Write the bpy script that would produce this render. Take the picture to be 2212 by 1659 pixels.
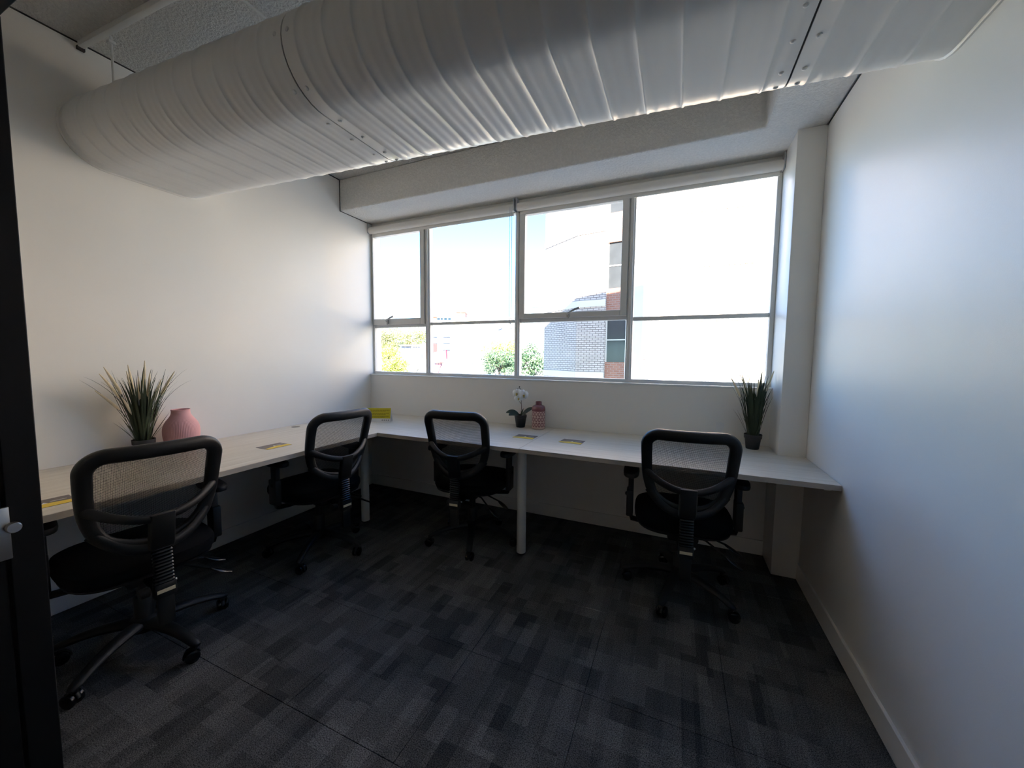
import bpy, bmesh, math, random
from math import sin, cos, pi, radians, atan2, sqrt
from mathutils import Vector, Matrix, Euler

# ------------------------------------------------------------------ camera / light
SC = bpy.context.scene
COL = SC.collection
for o in list(bpy.data.objects):
    bpy.data.objects.remove(o, do_unlink=True)

IW, IH = 2212, 1659
FPX = 817.9
CAM = Vector((2.780, -2.874, 1.2945))
YAW, PITCH, ROLL = 0.41015, 0.07338, -0.00921
_f = Vector((-sin(YAW) * cos(PITCH), cos(YAW) * cos(PITCH), -sin(PITCH)))
_r = Vector((cos(YAW), sin(YAW), 0))
_d = _f.cross(_r)
RIGHT = cos(ROLL) * _r + sin(ROLL) * _d
DOWN = -sin(ROLL) * _r + cos(ROLL) * _d
FWD = _f
cam_data = bpy.data.cameras.new('camera')
cam_data.sensor_fit = 'HORIZONTAL'
cam_data.sensor_width = 36.0
cam_data.lens = FPX / IW * 36.0
cam_data.clip_start = 0.02
cam_data.clip_end = 2000
cam = bpy.data.objects.new('camera', cam_data)
COL.objects.link(cam)
m = Matrix((RIGHT, -DOWN, -FWD)).transposed().to_4x4()
m.translation = CAM
cam.matrix_world = m
SC.camera = cam

SUN_DIR = Vector((0.35, -1.0, 0.8)).normalized()      # towards the sun
SKY_STRENGTH = 0.142
SUN_STRENGTH = 8.5
SC.view_settings.view_transform = 'Standard'
SC.view_settings.look = 'None'
SC.view_settings.gamma = 1.0
SC.view_settings.exposure = 2.4
SC.view_settings.use_curve_mapping = False
SC.cycles.use_denoising = True
SC.cycles.max_bounces = 12
SC.cycles.diffuse_bounces = 6
SC.cycles.transparent_max_bounces = 24
SC.cycles.sample_clamp_indirect = 0.0

world = bpy.data.worlds.new('world')
SC.world = world
world.use_nodes = True
wn = world.node_tree.nodes
wl = world.node_tree.links
sky = wn.new('ShaderNodeTexSky')
sky.sky_type = 'NISHITA'
sky.sun_disc = False
sky.sun_elevation = math.asin(SUN_DIR.z)
sky.sun_rotation = atan2(SUN_DIR.x, SUN_DIR.y)
sky.altitude = 50
sky.air_density = 1.0
sky.dust_density = 0.6
sky.ozone_density = 2.0
tint = wn.new('ShaderNodeMix')
tint.data_type = 'RGBA'
tint.blend_type = 'MULTIPLY'
tint.inputs[0].default_value = 1.0
tint.inputs[7].default_value = (0.58, 1.0, 1.40, 1)
wl.new(sky.outputs[0], tint.inputs[6])
wl.new(tint.outputs[2], wn['Background'].inputs[0])
wn['Background'].inputs[1].default_value = SKY_STRENGTH

sun_data = bpy.data.lights.new('sun_offscreen', 'SUN')
sun_data.energy = SUN_STRENGTH
sun_data.angle = radians(0.5)
sun_data.color = (1.0, 0.93, 0.82)
sun = bpy.data.objects.new('sun_offscreen', sun_data)
COL.objects.link(sun)
sun.location = SUN_DIR * 40
sun.rotation_euler = SUN_DIR.to_track_quat('Z', 'Y').to_euler()

# ------------------------------------------------------------------ pixel helpers
def ray(u, v):
    return FWD + RIGHT * ((u - IW / 2) / FPX) + DOWN * ((v - IH / 2) / FPX)

def at(u, v, depth):
    return CAM + ray(u, v) * depth

def on_z(u, v, z):
    d = ray(u, v)
    return CAM + d * ((z - CAM.z) / d.z)

# ------------------------------------------------------------------ materials
MATS = {}

def nodes_of(name):
    mt = bpy.data.materials.new(name)
    mt.use_nodes = True
    nt = mt.node_tree
    return mt, nt, nt.nodes['Principled BSDF']

def N(nt, kind, **kw):
    n = nt.nodes.new(kind)
    for k, v in kw.items():
        if k.startswith('in_'):
            n.inputs[k[3:].replace('_', ' ')].default_value = v
        else:
            setattr(n, k, v)
    return n

def math_node(nt, op, a, b=None):
    n = nt.nodes.new('ShaderNodeMath')
    n.operation = op
    for i, s in enumerate((a, b)):
        if s is None:
            continue
        if isinstance(s, (int, float)):
            n.inputs[i].default_value = s
        else:
            nt.links.new(s, n.inputs[i])
    return n.outputs[0]

def plain(name, col, rough=0.5, var=0.06, scale=6.0, bump=0.0, bscale=120.0, metal=0.0, spec=0.5, coat=0.0, detail=3.0):
    """principled colour with slight procedural variation and optional fine relief"""
    if name in MATS:
        return MATS[name]
    mt, nt, b = nodes_of(name)
    tc = N(nt, 'ShaderNodeTexCoord')
    nz = N(nt, 'ShaderNodeTexNoise')
    nz.inputs['Scale'].default_value = scale
    nz.inputs['Detail'].default_value = detail
    nt.links.new(tc.outputs['Object'], nz.inputs['Vector'])
    mix = N(nt, 'ShaderNodeMix', data_type='RGBA')
    mix.inputs[6].default_value = (*[c * (1 - var) for c in col], 1)
    mix.inputs[7].default_value = (*[min(1, c * (1 + var)) for c in col], 1)
    nt.links.new(nz.outputs['Fac'], mix.inputs[0])
    nt.links.new(mix.outputs[2], b.inputs['Base Color'])
    b.inputs['Roughness'].default_value = rough
    b.inputs['Metallic'].default_value = metal
    b.inputs['Specular IOR Level'].default_value = spec
    b.inputs['Coat Weight'].default_value = coat
    if bump:
        n2 = N(nt, 'ShaderNodeTexNoise')
        n2.inputs['Scale'].default_value = bscale
        n2.inputs['Detail'].default_value = 2.0
        nt.links.new(tc.outputs['Object'], n2.inputs['Vector'])
        bp = N(nt, 'ShaderNodeBump')
        bp.inputs['Strength'].default_value = bump
        bp.inputs['Distance'].default_value = 0.01
        nt.links.new(n2.outputs['Fac'], bp.inputs['Height'])
        nt.links.new(bp.outputs[0], b.inputs['Normal'])
    MATS[name] = mt
    return mt

def stipple(name, col, strength, scale, dist=0.01):
    """sprayed vermiculite ceiling"""
    mt, nt, b = nodes_of(name)
    tc = N(nt, 'ShaderNodeTexCoord')
    v = N(nt, 'ShaderNodeTexNoise')
    v.inputs['Scale'].default_value = scale
    v.inputs['Detail'].default_value = 4.0
    v.inputs['Roughness'].default_value = 0.6
    nt.links.new(tc.outputs['Object'], v.inputs['Vector'])
    r = N(nt, 'ShaderNodeValToRGB')
    r.color_ramp.elements[0].position = 0.38
    r.color_ramp.elements[1].position = 0.62
    nt.links.new(v.outputs['Fac'], r.inputs[0])
    bp = N(nt, 'ShaderNodeBump')
    bp.inputs['Strength'].default_value = strength
    bp.inputs['Distance'].default_value = dist
    nt.links.new(r.outputs[0], bp.inputs['Height'])
    nt.links.new(bp.outputs[0], b.inputs['Normal'])
    mix = N(nt, 'ShaderNodeMix', data_type='RGBA')
    mix.inputs[6].default_value = (*[c * 0.92 for c in col], 1)
    mix.inputs[7].default_value = (*col, 1)
    nt.links.new(r.outputs[0], mix.inputs[0])
    nt.links.new(mix.outputs[2], b.inputs['Base Color'])
    b.inputs['Roughness'].default_value = 0.9
    return mt

def glass_mat(name, tint=(1, 1, 1), refl=0.06, haze=0.0):
    mt, nt, b = nodes_of(name)
    nt.nodes.remove(b)
    out = nt.nodes['Material Output']
    t = N(nt, 'ShaderNodeBsdfTransparent')
    t.inputs[0].default_value = (*tint, 1)
    g = N(nt, 'ShaderNodeBsdfGlossy')
    g.inputs['Roughness'].default_value = 0.02
    ly = N(nt, 'ShaderNodeLayerWeight')
    ly.inputs['Blend'].default_value = 0.12
    k = math_node(nt, 'MULTIPLY', ly.outputs['Fresnel'], refl * 8)
    k = math_node(nt, 'MINIMUM', k, 0.5)
    mx = N(nt, 'ShaderNodeMixShader')
    nt.links.new(k, mx.inputs[0])
    nt.links.new(t.outputs[0], mx.inputs[1])
    nt.links.new(g.outputs[0], mx.inputs[2])
    nt.links.new(mx.outputs[0], out.inputs[0])
    return mt

def wood_mat():
    mt, nt, b = nodes_of('pale_oak_laminate')
    tc = N(nt, 'ShaderNodeTexCoord')
    at_ = N(nt, 'ShaderNodeAttribute', attribute_name='grain')
    sx = N(nt, 'ShaderNodeSeparateXYZ')
    nt.links.new(at_.outputs['Vector'], sx.inputs[0])
    mp = N(nt, 'ShaderNodeMapping')
    mp.inputs['Scale'].default_value = (1.2, 30, 30)
    nt.links.new(at_.outputs['Vector'], mp.inputs[0])
    nz = N(nt, 'ShaderNodeTexNoise')
    nz.inputs['Scale'].default_value = 2.2
    nz.inputs['Detail'].default_value = 6
    nz.inputs['Roughness'].default_value = 0.65
    nt.links.new(mp.outputs[0], nz.inputs['Vector'])
    rp = N(nt, 'ShaderNodeValToRGB')
    e = rp.color_ramp.elements
    e[0].position = 0.28
    e[0].color = (0.56, 0.50, 0.40, 1)
    e[1].position = 0.72
    e[1].color = (0.76, 0.71, 0.61, 1)
    nt.links.new(nz.outputs['Fac'], rp.inputs[0])
    nt.links.new(rp.outputs[0], b.inputs['Base Color'])
    b.inputs['Roughness'].default_value = 0.38
    b.inputs['Specular IOR Level'].default_value = 0.5
    return mt

def carpet_mat():
    mt, nt, b = nodes_of('patchwork_carpet')
    geo = N(nt, 'ShaderNodeNewGeometry')
    def brick(scale, bw, rh, off, rot, freq=2, seed=0.0):
        mp = N(nt, 'ShaderNodeMapping')
        mp.inputs['Rotation'].default_value = (0, 0, rot)
        mp.inputs['Location'].default_value = (off[0], off[1], 0)
        nt.links.new(geo.outputs['Position'], mp.inputs[0])
        bt = N(nt, 'ShaderNodeTexBrick')
        bt.offset = 0.37
        bt.offset_frequency = freq
        bt.squash = 0.55
        bt.squash_frequency = 3
        bt.inputs['Color1'].default_value = (0, 0, 0, 1)
        bt.inputs['Color2'].default_value = (1, 1, 1, 1)
        bt.inputs['Mortar'].default_value = (.5, .5, .5, 1)
        bt.inputs['Mortar Size'].default_value = 0.0
        bt.inputs['Scale'].default_value = scale
        bt.inputs['Brick Width'].default_value = bw
        bt.inputs['Row Height'].default_value = rh
        nt.links.new(mp.outputs[0], bt.inputs['Vector'])
        return bt.outputs['Color']
    a = brick(1, 0.25, 0.062, (0.03, 0.01), pi / 2)
    c = brick(1, 0.17, 0.10, (0.11, 0.07), 0.0)
    d = brick(1, 0.5, 0.035, (0.21, 0.02), pi / 2, 3)
    s = math_node(nt, 'ADD', math_node(nt, 'MULTIPLY', a, 0.40), math_node(nt, 'MULTIPLY', c, 0.42))
    s = math_node(nt, 'ADD', s, math_node(nt, 'MULTIPLY', d, 0.18))
    rp = N(nt, 'ShaderNodeValToRGB')
    e = rp.color_ramp.elements
    e[0].position = 0.12
    e[0].color = (0.042, 0.042, 0.043, 1)
    e[1].position = 0.88
    e[1].color = (0.140, 0.139, 0.136, 1)
    nt.links.new(s, rp.inputs[0])
    nz = N(nt, 'ShaderNodeTexNoise')
    nz.inputs['Scale'].default_value = 260
    nz.inputs['Detail'].default_value = 2
    nt.links.new(geo.outputs['Position'], nz.inputs['Vector'])
    r2 = N(nt, 'ShaderNodeValToRGB')
    r2.color_ramp.elements[0].position = 0.34
    r2.color_ramp.elements[0].color = (0.35, 0.35, 0.35, 1)
    r2.color_ramp.elements[1].position = 0.66
    r2.color_ramp.elements[1].color = (1.7, 1.7, 1.7, 1)
    nt.links.new(nz.outputs['Fac'], r2.inputs[0])
    mx = N(nt, 'ShaderNodeMix', data_type='RGBA', blend_type='MULTIPLY')
    mx.inputs[0].default_value = 1
    nt.links.new(rp.outputs[0], mx.inputs[6])
    nt.links.new(r2.outputs[0], mx.inputs[7])
    nt.links.new(mx.outputs[2], b.inputs['Base Color'])
    b.inputs['Roughness'].default_value = 1.0
    b.inputs['Specular IOR Level'].default_value = 0.1
    bp = N(nt, 'ShaderNodeBump')
    bp.inputs['Strength'].default_value = 0.5
    bp.inputs['Distance'].default_value = 0.004
    nt.links.new(nz.outputs['Fac'], bp.inputs['Height'])
    nt.links.new(bp.outputs[0], b.inputs['Normal'])
    return mt

def brick_mat(name, c1, c2, mortar, course=0.086, blen=0.24, rot=0.0, msize=0.012):
    """brickwork; u runs along the wall (local x), v up (local z)"""
    mt, nt, b = nodes_of(name)
    tc = N(nt, 'ShaderNodeTexCoord')
    sp = N(nt, 'ShaderNodeSeparateXYZ')
    nt.links.new(tc.outputs['Object'], sp.inputs[0])
    cb = N(nt, 'ShaderNodeCombineXYZ')
    nt.links.new(sp.outputs[0], cb.inputs[0])
    nt.links.new(sp.outputs[2], cb.inputs[1])
    bt = N(nt, 'ShaderNodeTexBrick')
    bt.inputs['Scale'].default_value = 1.0
    bt.inputs['Brick Width'].default_value = blen
    bt.inputs['Row Height'].default_value = course
    bt.inputs['Mortar Size'].default_value = msize
    bt.inputs['Mortar Smooth'].default_value = 0.1
    bt.inputs['Color1'].default_value = (*c1, 1)
    bt.inputs['Color2'].default_value = (*c2, 1)
    bt.inputs['Mortar'].default_value = (*mortar, 1)
    nt.links.new(cb.outputs[0], bt.inputs['Vector'])
    nt.links.new(bt.outputs['Color'], b.inputs['Base Color'])
    b.inputs['Roughness'].default_value = 0.9
    bp = N(nt, 'ShaderNodeBump')
    bp.inputs['Strength'].default_value = 0.6
    bp.inputs['Distance'].default_value = 0.01
    bp.invert = True
    nt.links.new(bt.outputs['Fac'], bp.inputs['Height'])
    nt.links.new(bp.outputs[0], b.inputs['Normal'])
    return mt

def mesh_fabric():
    """open-weave black chair net: real holes through the cloth"""
    mt, nt, b = nodes_of('black_net_fabric')
    out = nt.nodes['Material Output']
    tc = N(nt, 'ShaderNodeTexCoord')
    sp = N(nt, 'ShaderNodeSeparateXYZ')
    nt.links.new(tc.outputs['Object'], sp.inputs[0])
    k = 2 * pi / 0.0052
    x = math_node(nt, 'MULTIPLY', sp.outputs[0], k)
    z = math_node(nt, 'MULTIPLY', sp.outputs[2], k)
    p1 = math_node(nt, 'SINE', math_node(nt, 'ADD', x, math_node(nt, 'MULTIPLY', z, 0.6)))
    p2 = math_node(nt, 'SINE', math_node(nt, 'SUBTRACT', x, math_node(nt, 'MULTIPLY', z, 0.6)))
    s = math_node(nt, 'MULTIPLY', p1, p2)
    hole = math_node(nt, 'GREATER_THAN', s, 0.10)
    tr = N(nt, 'ShaderNodeBsdfTransparent')
    mx = N(nt, 'ShaderNodeMixShader')
    nt.links.new(hole, mx.inputs[0])
    nt.links.new(b.outputs[0], mx.inputs[1])
    nt.links.new(tr.outputs[0], mx.inputs[2])
    nt.links.new(mx.outputs[0], out.inputs[0])
    b.inputs['Base Color'].default_value = (0.006, 0.006, 0.007, 1)
    b.inputs['Roughness'].default_value = 0.7
    b.inputs['Specular IOR Level'].default_value = 0.2
    return mt

M_WALL = plain('wall_paint', (0.87, 0.845, 0.79), 0.42, 0.015, 3, bump=0.05, bscale=500, spec=0.35)
M_WALLR = plain('wall_paint_white', (0.87, 0.845, 0.79), 0.36, 0.012, 3, bump=0.05, bscale=500, spec=0.4)
M_TRIM = plain('trim_white', (0.80, 0.78, 0.73), 0.35, 0.02, 5)
M_FRAME = plain('window_frame_paint', (0.74, 0.725, 0.68), 0.4, 0.05, 14)
M_CEIL = stipple('stippled_ceiling', (0.86, 0.83, 0.775), 0.9, 80, 0.010)
M_BEAM = stipple('stippled_beam', (0.87, 0.845, 0.79), 0.55, 75, 0.006)
M_DUCT = plain('painted_duct', (0.78, 0.77, 0.74), 0.34, 0.03, 4, spec=0.5)
M_BLACKF = plain('black_aluminium', (0.0035, 0.004, 0.006), 0.6, 0.1, 8, spec=0.2)
M_STEEL = plain('brushed_steel', (0.62, 0.61, 0.59), 0.3, 0.05, 40, metal=1.0)
M_WOOD = wood_mat()
M_EDGE = plain('oak_edge_band', (0.50, 0.45, 0.38), 0.5, 0.10, 30)
M_CARPET = carpet_mat()
M_SLAB = plain('carpet_backing', (0.02, 0.02, 0.02), 0.95)
M_BLIND = plain('blind_fabric', (0.74, 0.71, 0.65), 0.8, 0.02, 30)
M_CHAIN = plain('blind_chain', (0.55, 0.56, 0.58), 0.35, 0.03, 50)
M_GLASS = glass_mat('window_glass')
def frosted():  # frosted sheet, added to spread incoming light softly
    mt, nt, b = nodes_of('added_frosted_diffuser')
    nt.nodes.remove(b)
    t = N(nt, 'ShaderNodeBsdfTranslucent')
    t.inputs[0].default_value = (0.93, 0.93, 0.92, 1)
    g_ = N(nt, 'ShaderNodeBsdfDiffuse')
    g_.inputs[0].default_value = (0.9, 0.9, 0.9, 1)
    mx = N(nt, 'ShaderNodeMixShader')
    mx.inputs[0].default_value = 0.15
    nt.links.new(t.outputs[0], mx.inputs[1])
    nt.links.new(g_.outputs[0], mx.inputs[2])
    nt.links.new(mx.outputs[0], nt.nodes['Material Output'].inputs[0])
    return mt
M_DIFFUSER = frosted()
M_LEG = plain('leg_white_metal', (0.74, 0.74, 0.69), 0.4, 0.03, 10)
M_PLASTIC = plain('black_plastic', (0.0055, 0.0055, 0.0065), 0.48, 0.1, 20, bump=0.15, bscale=600)
M_GLOSSP = plain('black_gloss_plastic', (0.006, 0.006, 0.008), 0.25, 0.1, 20)
M_FABRIC = plain('black_seat_fabric', (0.0035, 0.0035, 0.0045), 0.95, 0.2, 80, bump=0.3, bscale=900, spec=0.15)
M_NET = mesh_fabric()
M_LABEL = plain('cream_label', (0.72, 0.63, 0.44), 0.5)
M_INK = plain('dark_ink', (0.06, 0.05, 0.045), 0.6)

# ------------------------------------------------------------------ mesh helpers
class MB:
    def __init__(s):
        s.v, s.f = [], []
    def add(s, vs, fs):
        o = len(s.v)
        s.v += [tuple(p) for p in vs]
        s.f += [tuple(i + o for i in q) for q in fs]
        return s
    def box(s, lo, hi, mat=None):
        x0, y0, z0 = lo
        x1, y1, z1 = hi
        vs = [(x0, y0, z0), (x1, y0, z0), (x1, y1, z0), (x0, y1, z0), (x0, y0, z1), (x1, y0, z1), (x1, y1, z1), (x0, y1, z1)]
        if mat is not None:
            vs = [mat @ Vector(p) for p in vs]
        return s.add(vs, [(0, 3, 2, 1), (4, 5, 6, 7), (0, 1, 5, 4), (1, 2, 6, 5), (2, 3, 7, 6), (3, 0, 4, 7)])
    def prism(s, poly, z0, z1, mat=None):
        """poly: list of (x, y) counter-clockwise"""
        n = len(poly)
        vs = [(x, y, z0) for x, y in poly] + [(x, y, z1) for x, y in poly]
        if mat is not None:
            vs = [mat @ Vector(p) for p in vs]
        fs = [tuple(range(n - 1, -1, -1)), tuple(range(n, 2 * n))]
        fs += [(i, (i + 1) % n, n + (i + 1) % n, n + i) for i in range(n)]
        return s.add(vs, fs)
    def lathe(s, prof, n=32, c=(0, 0, 0), caps=True, rfun=None):
        vs, fs = [], []
        for r, z in prof:
            for i in range(n):
                a = 2 * pi * i / n
                rr = r if rfun is None else rfun(r, z, a)
                vs.append((c[0] + rr * cos(a), c[1] + rr * sin(a), c[2] + z))
        for k in range(len(prof) - 1):
            for i in range(n):
                j = (i + 1) % n
                fs.append((k * n + i, k * n + j, (k + 1) * n + j, (k + 1) * n + i))
        if caps:
            fs.append(tuple(range(n - 1, -1, -1)))
            fs.append(tuple(range((len(prof) - 1) * n, len(prof) * n)))
        return s.add(vs, fs)
    def tube(s, path, rad, n=10, closed=False, caps=True, up=None, sx=1.0, sy=1.0):
        """round or elliptical tube; rad a number or a list; sx along 'side', sy along 'up'"""
        P = [Vector(p) for p in path]
        L = len(P)
        R = rad if isinstance(rad, (list, tuple)) else [rad] * L
        vs, fs = [], []
        prev = None
        for i in range(L):
            a = P[(i - 1) % L] if (closed or i > 0) else P[i]
            b = P[(i + 1) % L] if (closed or i < L - 1) else P[i]
            t = (b - a).normalized()
            if up is not None:
                u = Vector(up)
            elif prev is None:
                u = Vector((0, 0, 1)) if abs(t.z) < 0.9 else Vector((0, 1, 0))
            else:
                u = prev
            u = (u - t * u.dot(t))
            if u.length < 1e-6:
                u = t.orthogonal()
            u.normalize()
            prev = u
            w = t.cross(u)
            rr = R[i]
            rx, ry = (rr if isinstance(rr, (list, tuple)) else (rr * sx, rr * sy))
            for k in range(n):
                ang = 2 * pi * k / n
                vs.append(P[i] + w * (cos(ang) * rx) + u * (sin(ang) * ry))
        for i in range(L if closed else L - 1):
            j = (i + 1) % L
            for k in range(n):
                q = (k + 1) % n
                fs.append((i * n + k, i * n + q, j * n + q, j * n + k))
        if caps and not closed:
            fs.append(tuple(range(n - 1, -1, -1)))
            fs.append(tuple(range((L - 1) * n, L * n)))
        return s.add(vs, fs)
    def dome(s, c, r, axis=(0, 0, 1), flat=0.6, n=10, m=4):
        q = Vector(axis).to_track_quat('Z', 'Y').to_matrix()
        vs, fs = [], []
        for k in range(m):
            a = pi / 2 * k / m
            for i in range(n):
                b = 2 * pi * i / n
                vs.append(Vector(c) + q @ Vector((r * cos(a) * cos(b), r * cos(a) * sin(b), r * flat * sin(a))))
        vs.append(Vector(c) + q @ Vector((0, 0, r * flat)))
        for k in range(m - 1):
            for i in range(n):
                j = (i + 1) % n
                fs.append((k * n + i, k * n + j, (k + 1) * n + j, (k + 1) * n + i))
        for i in range(n):
            fs.append(((m - 1) * n + i, (m - 1) * n + (i + 1) % n, m * n))
        fs.append(tuple(range(n - 1, -1, -1)))
        return s.add(vs, fs)
    def ball(s, c, r, n=12, m=8, sc=(1, 1, 1), mat=None):
        vs, fs = [], []
        for k in range(1, m):
            a = pi * k / m
            for i in range(n):
                b = 2 * pi * i / n
                vs.append((r * sin(a) * cos(b) * sc[0], r * sin(a) * sin(b) * sc[1], r * cos(a) * sc[2]))
        vs += [(0, 0, r * sc[2]), (0, 0, -r * sc[2])]
        if mat is not None:
            vs = [mat @ Vector(p) for p in vs]
        vs = [Vector(p) + Vector(c) for p in vs]
        for k in range(m - 2):
            for i in range(n):
                j = (i + 1) % n
                fs.append((k * n + i, (k + 1) * n + i, (k + 1) * n + j, k * n + j))
        t, bt = (m - 1) * n, (m - 1) * n + 1
        for i in range(n):
            j = (i + 1) % n
            fs.append((t, i, j))
            fs.append((bt, (m - 2) * n + j, (m - 2) * n + i))
        return s.add(vs, fs)
    def build(s, name, mat, parent=None, smooth=False, bevel=0.0, seg=2, auto=40, subsurf=0):
        me = bpy.data.meshes.new(name)
        me.from_pydata(s.v, [], s.f)
        me.validate()
        me.update()
        if bevel > 0:
            bm = bmesh.new()
            bm.from_mesh(me)
            bmesh.ops.bevel(bm, geom=[e for e in bm.edges if len(e.link_faces) == 2 and e.calc_face_angle(0) > radians(30)],
                            offset=bevel, offset_type='OFFSET', segments=seg, profile=0.5, affect='EDGES', clamp_overlap=True)
            bm.to_mesh(me)
            bm.free()
        if smooth or bevel > 0:
            me.polygons.foreach_set('use_smooth', [True] * len(me.polygons))
            me.set_sharp_from_angle(angle=radians(auto))
        if mat is not None:
            me.materials.append(mat)
        o = bpy.data.objects.new(name, me)
        COL.objects.link(o)
        if parent is not None:
            o.parent = parent
        if subsurf:
            md = o.modifiers.new('subd', 'SUBSURF')
            md.levels = md.render_levels = subsurf
        return o

def empty(name, loc=(0, 0, 0), rz=0.0):
    o = bpy.data.objects.new(name, None)
    o.empty_display_size = 0.1
    COL.objects.link(o)
    o.location = loc
    o.rotation_euler = (0, 0, rz)
    return o

def tag(o, label, cat=None, group=None, kind=None):
    o['label'] = label
    if cat:
        o['category'] = cat
    if group:
        o['group'] = group
    if kind:
        o['kind'] = kind
    return o

def struct(o, label=None):
    o['kind'] = 'structure'
    if label:
        o['label'] = label
    return o

def copy_tree(o, parent=None):
    c = o.copy()
    COL.objects.link(c)
    c.parent = parent
    for ch in o.children:
        copy_tree(ch, c)
    return c

def bezier(p0, p1, p2, p3, n):
    P = [Vector(p) for p in (p0, p1, p2, p3)]
    out = []
    for i in range(n + 1):
        t = i / n
        out.append(P[0] * (1 - t) ** 3 + P[1] * 3 * t * (1 - t) ** 2 + P[2] * 3 * t * t * (1 - t) + P[3] * t ** 3)
    return out

def catmull(pts, n=6, closed=False):
    P = [Vector(p) for p in pts]
    L = len(P)
    out = []
    rng = range(L) if closed else range(L - 1)
    for i in rng:
        g = lambda k: P[k % L] if closed else P[max(0, min(L - 1, k))]
        a, b, c, d = g(i - 1), g(i), g(i + 1), g(i + 2)
        for k in range(n):
            t = k / n
            out.append(0.5 * ((2 * b) + (c - a) * t + (2 * a - 5 * b + 4 * c - d) * t * t + (3 * b - a - 3 * c + d) * t ** 3))
    if not closed:
        out.append(P[-1])
    return out

# ------------------------------------------------------------------ the room shell
W = 3.479          # room width
YF = -2.466        # inner face of the front partition
ZC = 2.826         # ceiling
ZB = 2.557         # underside of the beam
ZD = 0.730         # desk top
ZS = 1.100         # top of the wall under the window

floor = struct(MB().box((0, YF - 2.9, -0.12), (W, 0, -0.008)).build('floor', M_SLAB), 'dark grey patchwork carpet tile floor')
ty = 0.0
T = 0.5
ny = 0
tile_meshes = {}
while ty > -5.3:
    y1 = ty
    y0 = max(ty - T, -5.366)
    x = 0.0
    while x < W - 0.01:
        x1 = min(x + T, W)
        g = 0.0006
        key = (round(x1 - x, 3), round(y1 - y0, 3))
        if key not in tile_meshes:
            t_ = MB().box((g, g, -0.008), (key[0] - g, key[1] - g, 0.0)).build('carpet_tile', M_CARPET, floor, bevel=0.0012, seg=1)
            tile_meshes[key] = t_.data
        else:
            t_ = bpy.data.objects.new('carpet_tile', tile_meshes[key])
            COL.objects.link(t_)
            t_.parent = floor
        t_.location = (x, y0, 0)
        x = x1
    ty -= T

ceiling = struct(MB().box((0, YF - 0.06, ZC), (W, 0.16, ZC + 0.12)).build('ceiling', M_CEIL), 'white stippled plaster ceiling')
wall_left = struct(MB().box((-0.12, YF - 0.06, -0.12), (0, 0.16, ZC + 0.12)).build('wall_left', M_WALL), 'cream painted wall along the long desk')
wall_right = struct(MB().box((W, YF - 0.06, -0.12), (W + 0.12, 0.16, ZC + 0.12)).build('wall_right', M_WALLR), 'bare white painted wall')
wall_back = struct(MB().box((0, 0, -0.12), (W, 0.16, ZS)).build('wall_back', M_WALL), 'cream painted wall below the window')

beam = struct(MB().prism([(0, -0.326), (3.18, -0.326), (3.18, YF), (W, YF), (W, 0.16), (0, 0.16)], ZB, ZC)
              .build('ceiling_beam', M_BEAM, bevel=0.012, seg=3), 'stippled downstand beam over the window and along the right wall')
column = struct(MB().box((3.343, -0.2415, 0.0), (W, 0.16, ZB)).build('column', M_WALLR, bevel=0.004), 'white painted column beside the window')

struct(MB().box((0, YF, 0.001), (0.012, -0.001, 0.100)).build('baseboard_left', M_WALL, bevel=0.002, seg=1))
struct(MB().box((0.012, -0.012, 0.001), (3.343, 0, 0.100)).build('baseboard_back', M_WALL, bevel=0.002, seg=1))
struct(MB().box((W - 0.012, YF, 0.001), (W, -0.2415, 0.100)).build('baseboard_right', M_WALLR, bevel=0.002, seg=1))

# upper storeys of this building (cast the shade seen on the brick wing)
struct(MB().box((-25, -14, ZC + 0.13), (30, 0.22, 13.9)).build('upper_storeys', plain('own_render', (0.55, 0.52, 0.47), 0.9)),
       'storeys of this building above the room')

# shadow gap along ceiling / left wall
struct(MB().box((0.0, YF, ZC - 0.006), (0.004, -0.326, ZC)).build('trim_1', plain('dark_joint', (0.05, 0.045, 0.04), 0.9)), 'dark joint between ceiling and left wall')
struct(MB().tube([(0.003, -0.328, ZC - .01), (0.003, -0.328, ZB), (0.003, 0.04, ZB - .002)], 0.003, 6).build('trim_2', MATS['dark_joint']), 'dark joint where the beam meets the left wall')
struct(MB().box((W - 0.004, YF, ZB - 0.005), (W, -0.2415, ZB)).build('trim_3', MATS['dark_joint']), 'dark joint between beam and right wall')

# corridor outside the glazed front
struct(MB().box((-1.6, -5.4, -0.12), (0, YF - 0.06, 0)).box((W, -5.4, -0.12), (5.2, YF - 0.06, 0)).build('floor_corridor', M_CARPET), 'corridor carpet')
struct(MB().box((-1.6, -5.4, ZC), (5.2, YF - 0.06, ZC + 0.12)).build('ceiling_corridor', plain('corridor_ceiling', (0.8, 0.79, 0.76), 0.9)), 'corridor ceiling')
M_CWALL = M_WALLR
struct(MB().box((-1.6, -5.5, -0.12), (5.2, -5.4, ZC)).build('wall_corridor', M_CWALL), 'corridor wall')
struct(MB().box((-1.7, -5.5, -0.12), (-1.6, YF - 0.06, ZC)).build('wall_corridor_left', M_CWALL), 'corridor end wall')
struct(MB().box((5.2, -5.5, -0.12), (5.3, YF - 0.06, ZC)).build('wall_corridor_right', M_CWALL), 'corridor end wall')
struct(MB().box((-1.7, YF - 0.06, -0.12), (-0.12, YF - 0.02, ZC)).build('wall_corridor_front_left', M_CWALL), 'corridor side wall')
struct(MB().box((W + 0.12, YF - 0.06, -0.12), (5.3, YF - 0.02, ZC)).build('wall_corridor_front_right', M_CWALL), 'corridor side wall')

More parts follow.
